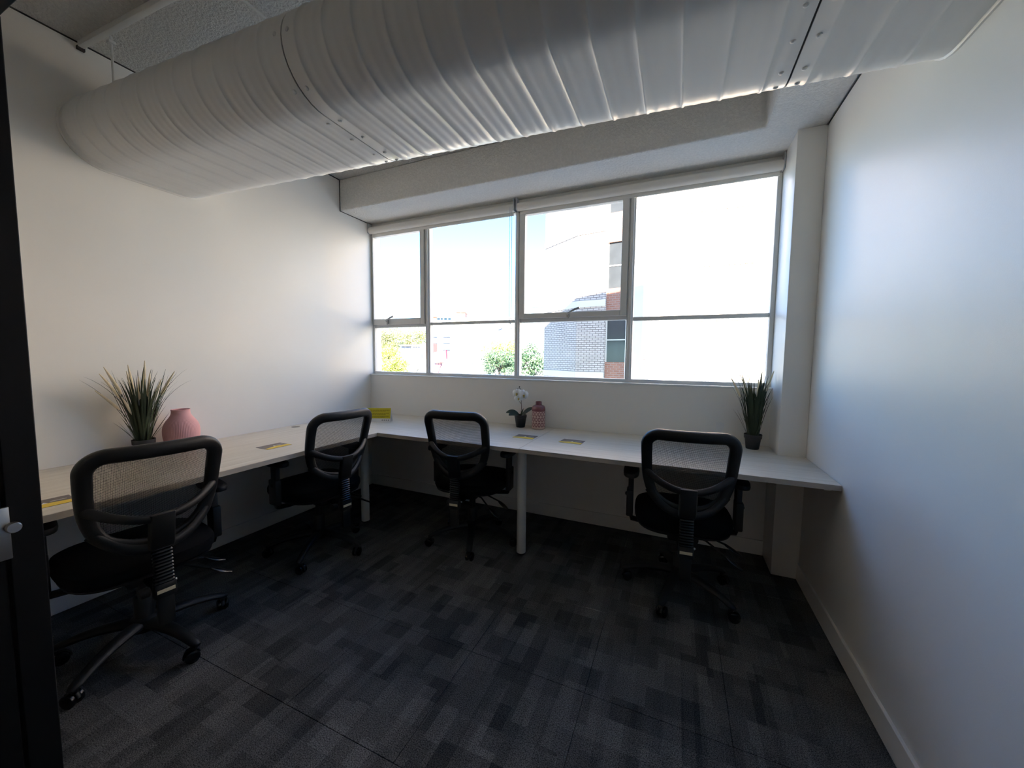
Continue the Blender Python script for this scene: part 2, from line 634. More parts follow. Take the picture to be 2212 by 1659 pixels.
# ------------------------------------------------------------------ glazed front with sliding door; unseen infill above head added to shape light
g = struct(empty('wall_front_glazing', (0, YF, 0)), 'black framed glazed office front')
JX = 1.22
MB().box((JX - 0.05, -0.06, 0.0), (JX, 0.0, 2.12)).build('jamb', M_BLACKF, g, bevel=0.002, seg=1)
MB().box((W - 0.05, -0.06, 0.0), (W, 0.0, 2.12)).build('jamb', M_BLACKF, g, bevel=0.002, seg=1)
MB().box((0.0, -0.06, 2.12), (W, 0.0, 2.20)).build('head', M_BLACKF, g, bevel=0.002, seg=1)
MB().box((0.0, -0.06, 2.78), (W, 0.0, ZC)).build('head', M_BLACKF, g, bevel=0.002, seg=1)
for xa, xb in ((0.0, 0.04), (JX - 0.05, JX), (W - 0.05, W)):
    MB().box((xa, -0.06, 2.20), (xb, 0.0, 2.78)).build('jamb', M_BLACKF, g)
for xa, xb in ((0.04, JX - 0.05), (JX, 2.00), (3.16, W - 0.05)):  # unseen panels added to block light above the head
    MB().box((xa, -0.05, 2.20), (xb, -0.01, 2.78)).build('added_light_block', M_WALL, g)
for xa, xb in ((2.00, 2.04), (3.12, 3.16)):  # posts added around the light-diffusing sheet
    MB().box((xa, -0.06, 2.20), (xb, 0.0, 2.78)).build('jamb', M_BLACKF, g)
for xa, xb in ((2.04, 3.12),):
    MB().add([(xa, -0.03, 2.20), (xb, -0.03, 2.20), (xb, -0.03, 2.78), (xa, -0.03, 2.78)], [(0, 1, 2, 3)]).build('added_transom_diffuser', M_DIFFUSER, g)  # unseen frosted sheet, added above the door to diffuse light
MB().box((0.0, -0.06, 0.0), (0.04, 0.0, 2.12)).build('jamb', M_BLACKF, g)
MB().box((0.04, -0.06, 0.0), (JX - 0.05, 0.0, 0.06)).build('bottom_rail', M_BLACKF, g)
MB().add([(0.04, -0.03, 0.06), (JX - 0.05, -0.03, 0.06), (JX - 0.05, -0.03, 2.12), (0.04, -0.03, 2.12)], [(0, 1, 2, 3)]).build('glass_pane', M_DIFFUSER, g)  # fixed pane, its frosting added to soften light on the left wall
d1 = struct(empty('door_1', (0, YF - 0.066, 0)), 'black framed sliding glass door slid open')
MB().box((JX - 0.09, -0.045, 0.012), (JX - 0.004, 0.0, 2.15)).build('stile', M_BLACKF, d1, bevel=0.002, seg=1)
MB().box((JX - 1.05, -0.045, 0.012), (JX - 0.97, 0.0, 2.15)).build('stile', M_BLACKF, d1, bevel=0.002, seg=1)
MB().box((JX - 0.97, -0.045, 0.012), (JX - 0.09, 0.0, 0.10)).build('rail', M_BLACKF, d1)
MB().box((JX - 0.97, -0.045, 2.07), (JX - 0.09, 0.0, 2.15)).build('rail', M_BLACKF, d1)
MB().box((JX - 0.97, -0.027, 0.10), (JX - 0.09, -0.018, 2.07)).build('glass_pane', M_GLASS, d1)
lk = MB().box((JX - 0.006, -0.018, 0.762), (JX + 0.006, 0.010, 0.898)).build('lock_plate', M_STEEL, d1, bevel=0.002)
kx = Matrix.Translation((JX + 0.004, 0.012, 0.845)) @ Matrix.Rotation(pi / 2, 4, 'Y')
k_ = MB().lathe([(0.010, 0), (0.010, 0.006), (0.0135, 0.007), (0.014, 0.016), (0.012, 0.019)], 20)
k_.v = [tuple(kx @ Vector(p)) for p in k_.v]
k_.build('thumb_turn', M_STEEL, lk, smooth=True)
tag(lk, 'brushed steel lock plate with round thumb turn')

# ------------------------------------------------------------------ window
win = struct(empty('window_1', (0, 0.05, 0)), 'wide white painted steel window with four bays')
Y0, Y1 = 0.0, 0.055
def wbar(name, x0, x1, z0, z1, y0=Y0, y1=Y1, bev=0.003, par=None, mat=None):
    return MB().box((x0, y0, z0), (x1, y1, z1)).build(name, mat or M_FRAME, par or win, bevel=bev, seg=1)
ZT = 2.4575
wbar('head', 0, 3.343, ZT, ZB)
wbar('bottom_rail', 0, 3.343, ZS, 1.132)
wbar('jamb', 0, 0.018, 1.132, ZT)
wbar('jamb', 3.316, 3.343, 1.132, ZT)
MULL = [(0.628, 0.678), (1.527, 1.572), (2.424, 2.470)]
for a, b in MULL:
    wbar('mullion', a, b, 1.132, ZT)
    wbar('mullion_bead', (a + b) / 2 - 0.012, (a + b) / 2 + 0.012, 1.132, ZT, -0.012, 0.0)
BAYS = [(0.018, 0.628), (0.678, 1.527), (1.572, 2.424), (2.470, 3.316)]
TR = [(1.560, 1.585), (1.573, 1.598), (1.572, 1.600), (1.562, 1.590)]
for i, ((a, b), (z0, z1)) in enumerate(zip(BAYS, TR)):
    wbar('transom', a, b, z0, z1, 0.008, 0.05)
    wbar('glass_pane', a, b, 1.132, z0, 0.028, 0.033, 0, mat=M_GLASS)
    if i in (0, 2):
        s_ = empty('opening_sash')
        s_.parent = win
        lo = z1
        sw = 0.046
        bh = 0.058 if i == 0 else 0.042
        wbar('sash_stile', a, a + (sw if i else 0.01), lo, ZT, -0.018, 0.03, par=s_)
        wbar('sash_stile', b - sw, b, lo, ZT, -0.018, 0.03, par=s_)
        wbar('sash_rail', a + (sw if i else 0.01), b - sw, lo, lo + bh, -0.018, 0.03, par=s_)
        wbar('sash_rail', a + (sw if i else 0.01), b - sw, ZT - 0.03, ZT, -0.018, 0.03, par=s_)
        wbar('glass_pane', a + (sw if i else 0.01), b - sw, lo + bh, ZT - 0.03, 0.008, 0.013, 0, par=s_, mat=M_GLASS)
        hx = 0.205 if i == 0 else 1.99
        hz = lo + bh * 0.55
        hd = MB().box((hx - 0.012, -0.026, hz - 0.022), (hx + 0.010, -0.018, hz + 0.020))
        hd.tube([(hx, -0.024, hz), (hx, -0.045, hz + 0.004), (hx + 0.016, -0.052, hz + 0.014), (hx + 0.05, -0.052, hz + 0.030), (hx + 0.092, -0.050, hz + 0.046)],
                [0.008, 0.008, 0.007, 0.008, 0.009], 10)
        hd.tube([(hx + 0.002, -0.034, hz + 0.01), (hx + 0.004, -0.036, hz - 0.034)], 0.005, 8)
        hd.build('handle', plain('handle_metal', (0.42, 0.41, 0.38), 0.35, 0.05, 30, metal=0.6), s_, smooth=True)
    else:
        wbar('glass_pane', a, b, z1, ZT, 0.028, 0.033, 0, mat=M_GLASS)
MB().box((0, -0.058, ZS - 0.004), (3.343, 0.0, ZS + 0.008)).build('window_sill', plain('sill_gloss', (0.86, 0.86, 0.84), 0.25, 0.02), win, bevel=0.003)

# roller blinds
def roller_blind(x0, x1, label, chain):
    r = tag(empty('roller_blind', (x0, 0.018, 2.488)), label, 'blind', 'roller blinds above the window')
    L = x1 - x0
    q = Matrix.Rotation(pi / 2, 4, 'Y')
    b = MB().lathe([(0.030, 0.0), (0.0315, 0.02), (0.0315, L - 0.02), (0.030, L)], 28)
    b.v = [tuple(q @ Vector(p)) for p in b.v]
    b.build('fabric_roll', M_BLIND, r, smooth=True)
    MB().box((0.012, 0.012, -0.056), (L - 0.012, 0.026, -0.028)).build('hem_bar', M_TRIM, r, bevel=0.004)
    for bx in (-0.006, L + 0.001):
        MB().box((bx, -0.03, -0.03), (bx + 0.005, 0.03, 0.066)).build('bracket', M_CHAIN, r, bevel=0.001, seg=1)
    if chain:
        cx = L - 0.022
        pts = [(cx, -0.036, 0.0), (cx, -0.036, -0.86), (cx + 0.008, -0.036, -0.90), (cx + 0.018, -0.036, -0.86), (cx + 0.018, -0.036, 0.0)]
        MB().tube(catmull(pts, 5), 0.0022, 6).build('pull_chain', M_CHAIN, r, smooth=True)
    return r
roller_blind(0.012, 1.528, 'rolled-up white roller blind with pull chain over the sky bays', True)
roller_blind(1.560, 3.334, 'rolled-up white roller blind over the brick-view bays beside the column', False)

# ------------------------------------------------------------------ flat-oval spiral air duct
duct = tag(empty('air_duct', (0, 0, 0)), 'grey-white flat-oval ribbed air duct crossing below the ceiling', 'duct')
R_D, HALF = 0.170, 0.165
DY0, DZ0, SY, SZ = -1.665, 2.410, 0.047, -0.0175
def duct_profile(off=0.0, n=18):
    pts = []
    for k in range(n + 1):
        a = pi / 2 + pi * k / n
        pts.append((-HALF + (R_D + off) * cos(a), (R_D + off) * sin(a)))
    m_ = 8
    for k in range(1, m_):
        pts.append((-HALF + 2 * HALF * k / m_, -(R_D + off)))
    for k in range(n + 1):
        a = -pi / 2 + pi * k / n
        pts.append((HALF + (R_D + off) * cos(a), (R_D + off) * sin(a)))
    for k in range(1, m_):
        pts.append((HALF - 2 * HALF * k / m_, R_D + off))
    return pts
def duct_shell(stations):
    b = MB()
    rings = [duct_profile(o) for _, o in stations]
    n = len(rings[0])
    vs = []
    for (x, o), ring in zip(stations, rings):
        for yp, zp in ring:
            vs.append((x, DY0 + SY * x + yp, DZ0 + SZ * x + zp))
    fs = []
    for i in range(len(stations) - 1):
        for k in range(n):
            q = (k + 1) % n
            fs.append((i * n + k, (i + 1) * n + k, (i + 1) * n + q, i * n + q))
    fs.append(tuple(range(n)))
    fs.append(tuple(range((len(stations) - 1) * n, len(stations) * n))[::-1])
    return b.add(vs, fs)
SEAMS = (1.495, 3.075)
def ribs(a, b, off0):
    st = [(a, 0.0)]
    pitch = 0.1205
    x = a + off0
    while x < b - 0.012:
        for dx, o in ((-0.007, 0), (-0.004, 0.0026), (0.0, 0.0036), (0.004, 0.0026), (0.007, 0)):
            if a < x + dx < b:
                st.append((x + dx, o))
        for mnr in (0.040, 0.080):
            for dx, o in ((-0.013, 0), (-0.007, 0.0008), (0, 0.0012), (0.007, 0.0008), (0.013, 0)):
                if a < x + mnr + dx < b - 0.004:
                    st.append((x + mnr + dx, o))
        x += pitch
    st.append((b, 0.0))
    st = sorted(set(st))
    return st
for a, b, o0 in ((0.004, SEAMS[0] - 0.003, 0.05), (SEAMS[0] + 0.003, SEAMS[1] - 0.003, 0.06), (SEAMS[1] + 0.003, W - 0.004, 0.05)):
    duct_shell(ribs(a, b, o0)).build('duct_section', M_DUCT, duct, smooth=True, auto=50)
for sx_ in SEAMS:
    duct_shell([(sx_ - 0.005, -0.004), (sx_ + 0.005, -0.004)]).build('joint_gap', MATS['dark_joint'], duct)
    for side in (-0.030, 0.030):
        for (yp, zp, ax) in ((0.13, -R_D, (0, 0, -1)), (0.0, -R_D, (0, 0, -1)), (-0.12, -R_D, (0, 0, -1)), (-HALF - 0.10, -0.137, (0, -0.6, -0.8)),
                             (-HALF - R_D, 0.01, (0, -1, 0)), (0.21, -R_D + 0.006, (0, 0.2, -1))):
            x = sx_ + side
            MB().dome((x, DY0 + SY * x + yp, DZ0 + SZ * x + zp), 0.008, ax, 0.7).build('screw', M_DUCT, duct, smooth=True)
# sealed ends against the walls
duct_shell([(0.0, 0.006), (0.006, 0.006), (0.010, 0.0)]).build('sealant_edge', M_TRIM, duct, smooth=True)
duct_shell([(W - 0.010, 0.0), (W - 0.006, 0.006), (W, 0.006)]).build('sealant_edge', M_TRIM, duct, smooth=True)

# hanger rail on the ceiling and rods
rail = tag(empty('hanger_rail', (0, 0, 0)), 'white strut rail fixed under the ceiling beside the duct', 'rail')
mr = Matrix.Translation((0.012, -1.905, ZC - 0.045)) @ Matrix.Rotation(radians(2.5), 4, 'Z')
MB().box((0, -0.013, 0.018), (3.1, 0.013, 0.045), mr).build('strut', M_DUCT, rail, bevel=0.004)
MB().box((-0.010, -0.014, 0.006), (0.004, 0.014, 0.022), mr).build('end_clip', MATS['dark_joint'], rail)
for hx, in ((0.205,), (2.6,)):
    hy = -1.905 + hx * 0.047 + 0.03
    ro = tag(empty('hanger_rod', (hx, hy, ZC)), 'thin white threaded rod holding the duct near the %s wall' % ('left' if hx < 1 else 'right'), 'rod', 'duct hanger rods')
    zt = DZ0 + SZ * hx + R_D - 0.012
    MB().tube([(0, 0, -0.004), (0, 0, zt - ZC)], 0.0055, 8).build('rod', M_DUCT, ro, smooth=True)
    MB().box((-0.014, -0.014, -0.040), (0.014, 0.014, -0.026)).build('nut', M_DUCT, ro, bevel=0.003)
st2 = tag(MB().box((0.992, YF + 0.01, ZC - 0.006), (1.006, -0.34, ZC)).build('ceiling_cover_strip', M_TRIM, bevel=0.002), 'thin white cover strip across the stippled ceiling', 'strip')

# ------------------------------------------------------------------ desks
def worktop(name, poly, parent, grain_axis):
    b = MB().prism(poly, ZD - 0.025, ZD - 0.001)
    return b
def add_grain(o, fn):
    me = o.data
    at_ = me.attributes.new('grain', 'FLOAT_VECTOR', 'CORNER')
    vals = []
    for p in me.polygons:
        for vi in p.vertices:
            vals += list(fn(me.vertices[vi].co, p))
    at_.data.foreach_set('vector', vals)
XSEAM = 1.912
DL, DB = 0.796, 0.766
E_ = 0.0015
def desk_slab(poly, par):
    lam = MB().prism(poly, ZD - 0.004, ZD)
    return lam
dk = tag(empty('corner_desk', (0, 0, 0)), 'L-shaped pale oak worktop on white round legs along the cream wall', 'desk')
a_ = MB().prism([(0.002, YF + 0.02), (DL, YF + 0.02), (DL, -DB), (0.002, -DB)], ZD - 0.025, ZD).build('worktop', M_WOOD, dk, bevel=0.001, seg=1)
add_grain(a_, lambda c, p: (c.y, c.x, c.z))
b_ = MB().prism([(0.002, -DB), (XSEAM - 0.0008, -DB), (XSEAM - 0.0008, -0.002), (0.002, -0.002)], ZD - 0.025, ZD).build('worktop', M_WOOD, dk, bevel=0.001, seg=1)
add_grain(b_, lambda c, p: (c.x, c.y + 5, c.z))
MB().box((DL, YF + 0.02, ZD - 0.0255), (DL + 0.0015, -DB - 0.0015, ZD - 0.001)).build('edge_band', M_EDGE, dk)
MB().box((DL, -DB - 0.0015, ZD - 0.0255), (XSEAM - 0.0008, -DB, ZD - 0.001)).build('edge_band', M_EDGE, dk)
def desk_leg(x, y, par):
    l = MB().lathe([(0.0, 0.0), (0.024, 0.0), (0.027, 0.004), (0.027, 0.014)], 28, (x, y, 0.0), caps=False).build('foot', M_PLASTIC, None, smooth=True)
    lg = MB().lathe([(0.0295, 0.0125), (0.0300, 0.014), (0.0300, ZD - 0.031), (0.046, ZD - 0.029), (0.046, ZD - 0.0255)], 32, (x, y, 0.0)).build('leg', M_LEG, par, smooth=True)
    l.parent = lg
desk_leg(0.603, -0.700, dk)
desk_leg(1.885, -0.640, dk)
gm = MB().lathe([(0.030, 0.0), (0.030, 0.002), (0.026, 0.003), (0.024, 0.001)], 28, (0.075, -0.87, ZD - 0.0005)).build('grommet', plain('grommet_plastic', (0.33, 0.29, 0.23), 0.5), dk, smooth=True)
dk2 = tag(empty('window_desk', (0, 0, 0)), 'pale oak worktop running under the window to the right wall', 'desk')
c_ = MB().prism([(XSEAM + 0.0008, -DB), (W - 0.002, -DB), (W - 0.002, -0.2435), (3.341, -0.2435), (3.341, -0.002), (XSEAM + 0.0008, -0.002)], ZD - 0.025, ZD).build('worktop', M_WOOD, dk2, bevel=0.001, seg=1)
add_grain(c_, lambda c, p: (c.x + 3.3, c.y + 9, c.z))
MB().box((XSEAM + 0.0008, -DB - 0.0015, ZD - 0.0255), (W - 0.002, -DB, ZD - 0.001)).build('edge_band', M_EDGE, dk2)
# support cleats to the walls
MB().box((W - 0.03, -DB + 0.12, ZD - 0.065), (W - 0.001, -0.25, ZD - 0.026)).build('wall_cleat', M_TRIM, dk2)
hk = tag(empty('cable_hook', (2.62, -0.60, ZD - 0.026)), 'small black cable hook under the window desk', 'hook')
MB().box((-0.012, -0.012, -0.004), (0.012, 0.012, 0)).build('plate', M_PLASTIC, hk)
MB().tube([(0, 0, -0.003), (0, 0, -0.02), (0.008, 0, -0.03), (0.02, 0, -0.024)], 0.004, 8).build('hook', M_PLASTIC, hk, smooth=True)

# ------------------------------------------------------------------ office chairs
def seat_outline(n=40):
    pts = []
    for i in range(n):
        a = 2 * pi * i / n
        c, s = cos(a), sin(a)
        e = 0.55
        x = 0.245 * (abs(c) ** e) * (1 if c >= 0 else -1)
        y = 0.235 * (abs(s) ** e) * (1 if s >= 0 else -1)
        if y < 0:
            x *= 1 - 0.10 * (-y / 0.235) ** 2
        pts.append((x, y + 0.02))
    return pts

BT = radians(13)
def back_pt(s, t, d=0.0):
    """s across, t up along the back, d behind (+) the net plane"""
    y = -0.215 - t * sin(BT) + 0.9 * s * s - 0.35 * t * (t - 0.44) - d
    z = 0.515 + t * cos(BT)
    return Vector((s, y, z))

def back_outline(off=0.0):
    """closed loop of (s, t): rounded top corners, U-shaped bottom"""
    key = []
    hw, H = 0.214 - off, 0.443 - off
    r = 0.075 - off * 0.6
    for k in range(9):
        a = pi / 2 * k / 8
        key.append((hw - r + r * sin(a) , H - r + r * cos(a)))
    key += [(hw - 0.002, 0.30), (hw - 0.006, 0.22), (hw - 0.016, 0.16), (hw - 0.036, 0.10), (hw - 0.072, 0.05 + off * .6), (hw - 0.118, 0.020 + off * .9), (hw - 0.165, 0.006 + off), (0.0, 0.0 + off)]
    left = [(-s, t) for s, t in key[-2::-1]]
    top = [((hw - r) * f, H) for f in (-0.86, -0.6, -0.3, 0.0, 0.3, 0.6, 0.86)]
    return key + left + top

def make_chair():
    t = empty('office_chair')
    # seat
    ol = seat_outline()
    n = len(ol)
    def ring(scale, z, crown=0.0):
        return [((x) * scale, (y - 0.02) * scale + 0.02, z - crown * (y > 0.19) * 0.0) for x, y in ol]
    lev = [(0.90, 0.405), (0.975, 0.412), (1.0, 0.428), (1.0, 0.445), (0.985, 0.458), (0.93, 0.466), (0.75, 0.470), (0.4, 0.468), (0.05, 0.466)]
    vs, fs = [], []
    for sc, z in lev:
        vs += ring(sc, z)
    for k in range(len(lev) - 1):
        for i in range(n):
            j = (i + 1) % n
            fs.append((k * n + i, k * n + j, (k + 1) * n + j, (k + 1) * n + i))
    fs.append(tuple(range(n - 1, -1, -1)))
    fs.append(tuple(range((len(lev) - 1) * n, len(lev) * n)))
    MB().add(vs, fs).build('seat', M_FABRIC, t, smooth=True)
    vs, fs = [], []
    for sc, z in ((0.55, 0.380), (0.86, 0.386), (0.955, 0.396), (0.965, 0.406)):
        vs += ring(sc, z)
    for k in range(3):
        for i in range(n):
            j = (i + 1) % n
            fs.append((k * n + i, k * n + j, (k + 1) * n + j, (k + 1) * n + i))
    fs.append(tuple(range(n - 1, -1, -1)))
    fs.append(tuple(range(3 * n, 4 * n)))
    MB().add(vs, fs).build('seat_shell', M_PLASTIC, t, smooth=True)
    # mechanism
    MB().box((-0.075, -0.13, 0.335), (0.075, 0.12, 0.382)).build('tilt_mechanism', M_PLASTIC, t, bevel=0.012)
    # gas lift
    MB().lathe([(0.033, 0.10), (0.033, 0.235), (0.030, 0.24), (0.021, 0.242), (0.021, 0.34)], 24).build('gas_lift', M_PLASTIC, t, smooth=True)
    # back frame
    o_out = back_outline()
    loop = [back_pt(s, tt) for s, tt in catmull([(s, tt, 0) for s, tt in o_out], 3, True) for s, tt in ()] if False else \
           [back_pt(p.x, p.y) for p in catmull([(s, tt, 0) for s, tt in back_outline(0.020)], 2, True)]
    rad = []
    for p in loop:
        k = max(0, min(1, (p.z - 0.62) / 0.25))
        rad.append((0.024 + 0.003 * k, 0.017 + 0.003 * k))
    fr = MB()
    # frame section: wide in the back plane, thinner through it
    L = len(loop)
    cen = Vector((0, sum(p.y for p in loop) / L, sum(p.z for p in loop) / L))
    nrm = Vector((0, -cos(BT), -sin(BT))).normalized()
    vs, fs = [], []
    nn = 12
    for i in range(L):
        tg = (loop[(i + 1) % L] - loop[i - 1]).normalized()
        w = tg.cross(nrm).normalized()
        rx, ry = rad[i]
        for k in range(nn):
            a = 2 * pi * k / nn
            ca, sa = cos(a), sin(a)
            vs.append(loop[i] + w * (rx * (abs(ca) ** .7) * (1 if ca > 0 else -1)) + nrm * (ry * (abs(sa) ** .7) * (1 if sa > 0 else -1)))
    for i in range(L):
        j = (i + 1) % L
        for k in range(nn):
            q = (k + 1) % nn
            fs.append((i * nn + k, i * nn + q, j * nn + q, j * nn + k))
    fr.add(vs, fs).build('back_frame', M_PLASTIC, t, smooth=True, auto=60)
    # net
    vs, fs = [], []
    inner = [(p.x, p.y) for p in catmull([(s, tt, 0) for s, tt in back_outline(0.030)], 2, True)]
    cs, ct = 0.0, 0.22
    steps = 6
    for k in range(steps + 1):
        f = k / steps
        for s, tt in inner:
            vs.append(back_pt(cs + (s - cs) * f, ct + (tt - ct) * f, -0.004))
    L = len(inner)
    for k in range(steps):
        for i in range(L):
            j = (i + 1) % L
            fs.append((k * L + i, k * L + j, (k + 1) * L + j, (k + 1) * L + i))
    MB().add(vs, fs).build('mesh_back', M_NET, t, smooth=True)
    # cross brace sweeping from both sides down to the spine
    br = []
    for k in range(-10, 11):
        s = 0.200 * k / 10
        q = abs(k) / 10
        tt = 0.148 + 0.075 * q ** 2.0
        br.append(back_pt(s, tt, 0.006 + 0.058 * (1 - q ** 2.2)))
    rr = [(0.013, 0.019 - 0.003 * (1 - abs(k) / 10)) for k in range(-10, 11)]
    MB().tube(br, rr, 12, up=(0, 0, 1)).build('back_brace', M_PLASTIC, t, smooth=True)
    # lower shell of the frame, bowed back to the spine
    lo = []
    for k in range(-10, 11):
        s = 0.178 * k / 10
        q = abs(k) / 10
        tt = 0.018 + 0.10 * q ** 2.6
        lo.append(back_pt(s, tt, 0.004 + 0.040 * (1 - q ** 2.0)))
    MB().tube(lo, [(0.012, 0.020)] * 21, 12, up=(0, 0, 1)).build('lower_brace', M_PLASTIC, t, smooth=True)
    # spine bracket
    p0, p1 = back_pt(0, 0.165, 0.062), back_pt(0, 0.015, 0.052)
    sp_ = MB()
    prof = [(-0.042, 0.012), (-0.036, -0.012), (0.036, -0.012), (0.042, 0.012)]
    vs = []
    for p in (p0, (p0 + p1) / 2, p1):
        vs += [(x, p.y - 0.004 + y, p.z) for x, y in prof]
    fs = [(3, 2, 1, 0), (8, 9, 10, 11)]
    for k in range(2):
        for i in range(4):
            j = (i + 1) % 4
            fs.append((k * 4 + i, k * 4 + j, (k + 1) * 4 + j, (k + 1) * 4 + i))
    sp_.add(vs, [f[::-1] for f in fs]).build('spine_bracket', M_PLASTIC, t, bevel=0.004)
    # ribbed bellows
    b0, b1 = Vector((0, p1.y + 0.004, p1.z + 0.004)), Vector((0, -0.272, 0.384))
    vs, fs = [], []
    K = 11 * 4
    for i in range(K + 1):
        f = i / K
        c = b0.lerp(b1, f)
        ph = (i % 4)
        o = (0.0, 0.0035, 0.005, 0.0035)[ph]
        hw_, hd_ = 0.028 + o, 0.013 + o
        for a in range(20):
            an = 2 * pi * a / 20
            ca, sa = cos(an), sin(an)
            vs.append((c.x + hw_ * (abs(ca) ** .45) * (1 if ca > 0 else -1), c.y + hd_ * (abs(sa) ** .45) * (1 if sa > 0 else -1), c.z))
    for k in range(K):
        for i in range(20):
            j = (i + 1) % 20
            fs.append((k * 20 + i, (k + 1) * 20 + i, (k + 1) * 20 + j, k * 20 + j))
    fs.append(tuple(range(20)))
    fs.append(tuple(range(K * 20, (K + 1) * 20))[::-1])
    MB().add(vs, fs).build('bellows', M_GLOSSP, t, smooth=True, auto=70)
    # J-bar block, tail and arm to the mechanism
    jb = MB().box((-0.034, -0.290, 0.330), (0.034, -0.250, 0.388)).build('back_bar_block', M_PLASTIC, t, bevel=0.005)
    MB().box((-0.026, -0.284, 0.215), (0.026, -0.262, 0.331)).build('back_bar_tail', M_PLASTIC, t, bevel=0.003)
    MB().tube([(0, -0.262, 0.350), (0, -0.20, 0.352), (0, -0.12, 0.358)], [(0.03, 0.012)] * 3, 10, up=(0, 0, 1)).build('back_bar_arm', M_PLASTIC, t, smooth=True)
    lb = MB().box((-0.028, -0.2912, 0.352), (0.028, -0.2898, 0.366)).build('maker_label', M_LABEL, jb)
    tag(lb, 'small cream maker label')
    # adjusting knob and screw on the left of the spine
    kn = MB().lathe([(0.016, 0.0), (0.020, 0.004), (0.020, 0.03), (0.016, 0.034)], 12)
    mk = Matrix.Translation((-0.035, -0.235, 0.352)) @ Matrix.Rotation(-pi / 2, 4, 'Y')
    kn.v = [tuple(mk @ Vector(p)) for p in kn.v]
    kn.build('adjusting_knob', M_PLASTIC, t, smooth=True)
    MB().dome((0.040, -0.256, 0.372), 0.006, (0.5, -1, 0), 0.7).build('screw', M_STEEL, t, smooth=True)
    # levers
    for (ya, xa, yb, dz) in ((-0.09, 0.19, -0.16, -0.075), (-0.02, 0.21, -0.04, -0.065)):
        path = [(0.07, ya, 0.36), (0.11, ya - 0.01, 0.352), (xa, yb, 0.36 + dz * 0.6)]
        lv = MB().tube(path, 0.005, 8)
        lv = lv.build('lever', M_PLASTIC, t, smooth=True)
        gp = []
        e0, e1 = Vector(path[-1]), Vector((xa + 0.075, yb - 0.02, 0.36 + dz * 1.25))
        rads = []
        for k in range(13):
            f = k / 12
            gp.append(e0.lerp(e1, f))
            rads.append(((0.006 + 0.012 * sin(pi * min(1, f * 1.05)) ** 0.8), 0.0055))
        MB().tube(gp, rads, 10, up=(0, 0, 1)).build('paddle', M_GLOSSP, lv, smooth=True)
    # arm rests
    for s in (-1, 1):
        ar = empty('armrest')
        ar.parent = t
        po = []
        for i in range(28):
            a = 2 * pi * i / 28
            ca, sa = cos(a), sin(a)
            wx = 0.043 * (abs(ca) ** .75) * (1 if ca > 0 else -1)
            ly = 0.118 * (abs(sa) ** .8) * (1 if sa > 0 else -1)
            po.append((s * (0.262 + wx * s) if False else s * 0.268 + wx, 0.005 + ly))
        vs, fs = [], []
        lv = [(0.80, 0.633), (0.97, 0.640), (1.0, 0.650), (0.97, 0.662), (0.85, 0.668), (0.4, 0.670)]
        for sc, z in lv:
            vs += [(s * 0.268 + (x - s * 0.268) * sc, 0.005 + (y - 0.005) * sc, z) for x, y in po]
        n = len(po)
        for k in range(len(lv) - 1):
            for i in range(n):
                j = (i + 1) % n
                fs.append((k * n + i, k * n + j, (k + 1) * n + j, (k + 1) * n + i))
        fs.append(tuple(range(n - 1, -1, -1)))
        fs.append(tuple(range((len(lv) - 1) * n, len(lv) * n)))
        MB().add(vs, fs).build('arm_pad', M_PLASTIC, ar, smooth=True)
        MB().box((s * 0.268 - 0.014, -0.025, 0.50), (s * 0.268 + 0.014, 0.030, 0.636)).build('arm_post', M_PLASTIC, ar, bevel=0.006)
        MB().box((s * 0.272 - 0.018, -0.036, 0.395), (s * 0.272 + 0.018, 0.042, 0.548)).build('arm_sleeve', M_PLASTIC, ar, bevel=0.008)
        MB().tube([(s * 0.272, 0.003, 0.41), (s * 0.262, 0.003, 0.375), (s * 0.20, 0.003, 0.368), (s * 0.10, 0.003, 0.368)], [(0.03, 0.010)] * 4, 10, up=(0, 0, 1)).build('arm_bracket', M_PLASTIC, ar, smooth=True)
        MB().dome((s * 0.290, 0.003, 0.515), 0.012, (s, 0, 0), 0.8).build('adjusting_button', M_PLASTIC, ar, smooth=True)
    return t

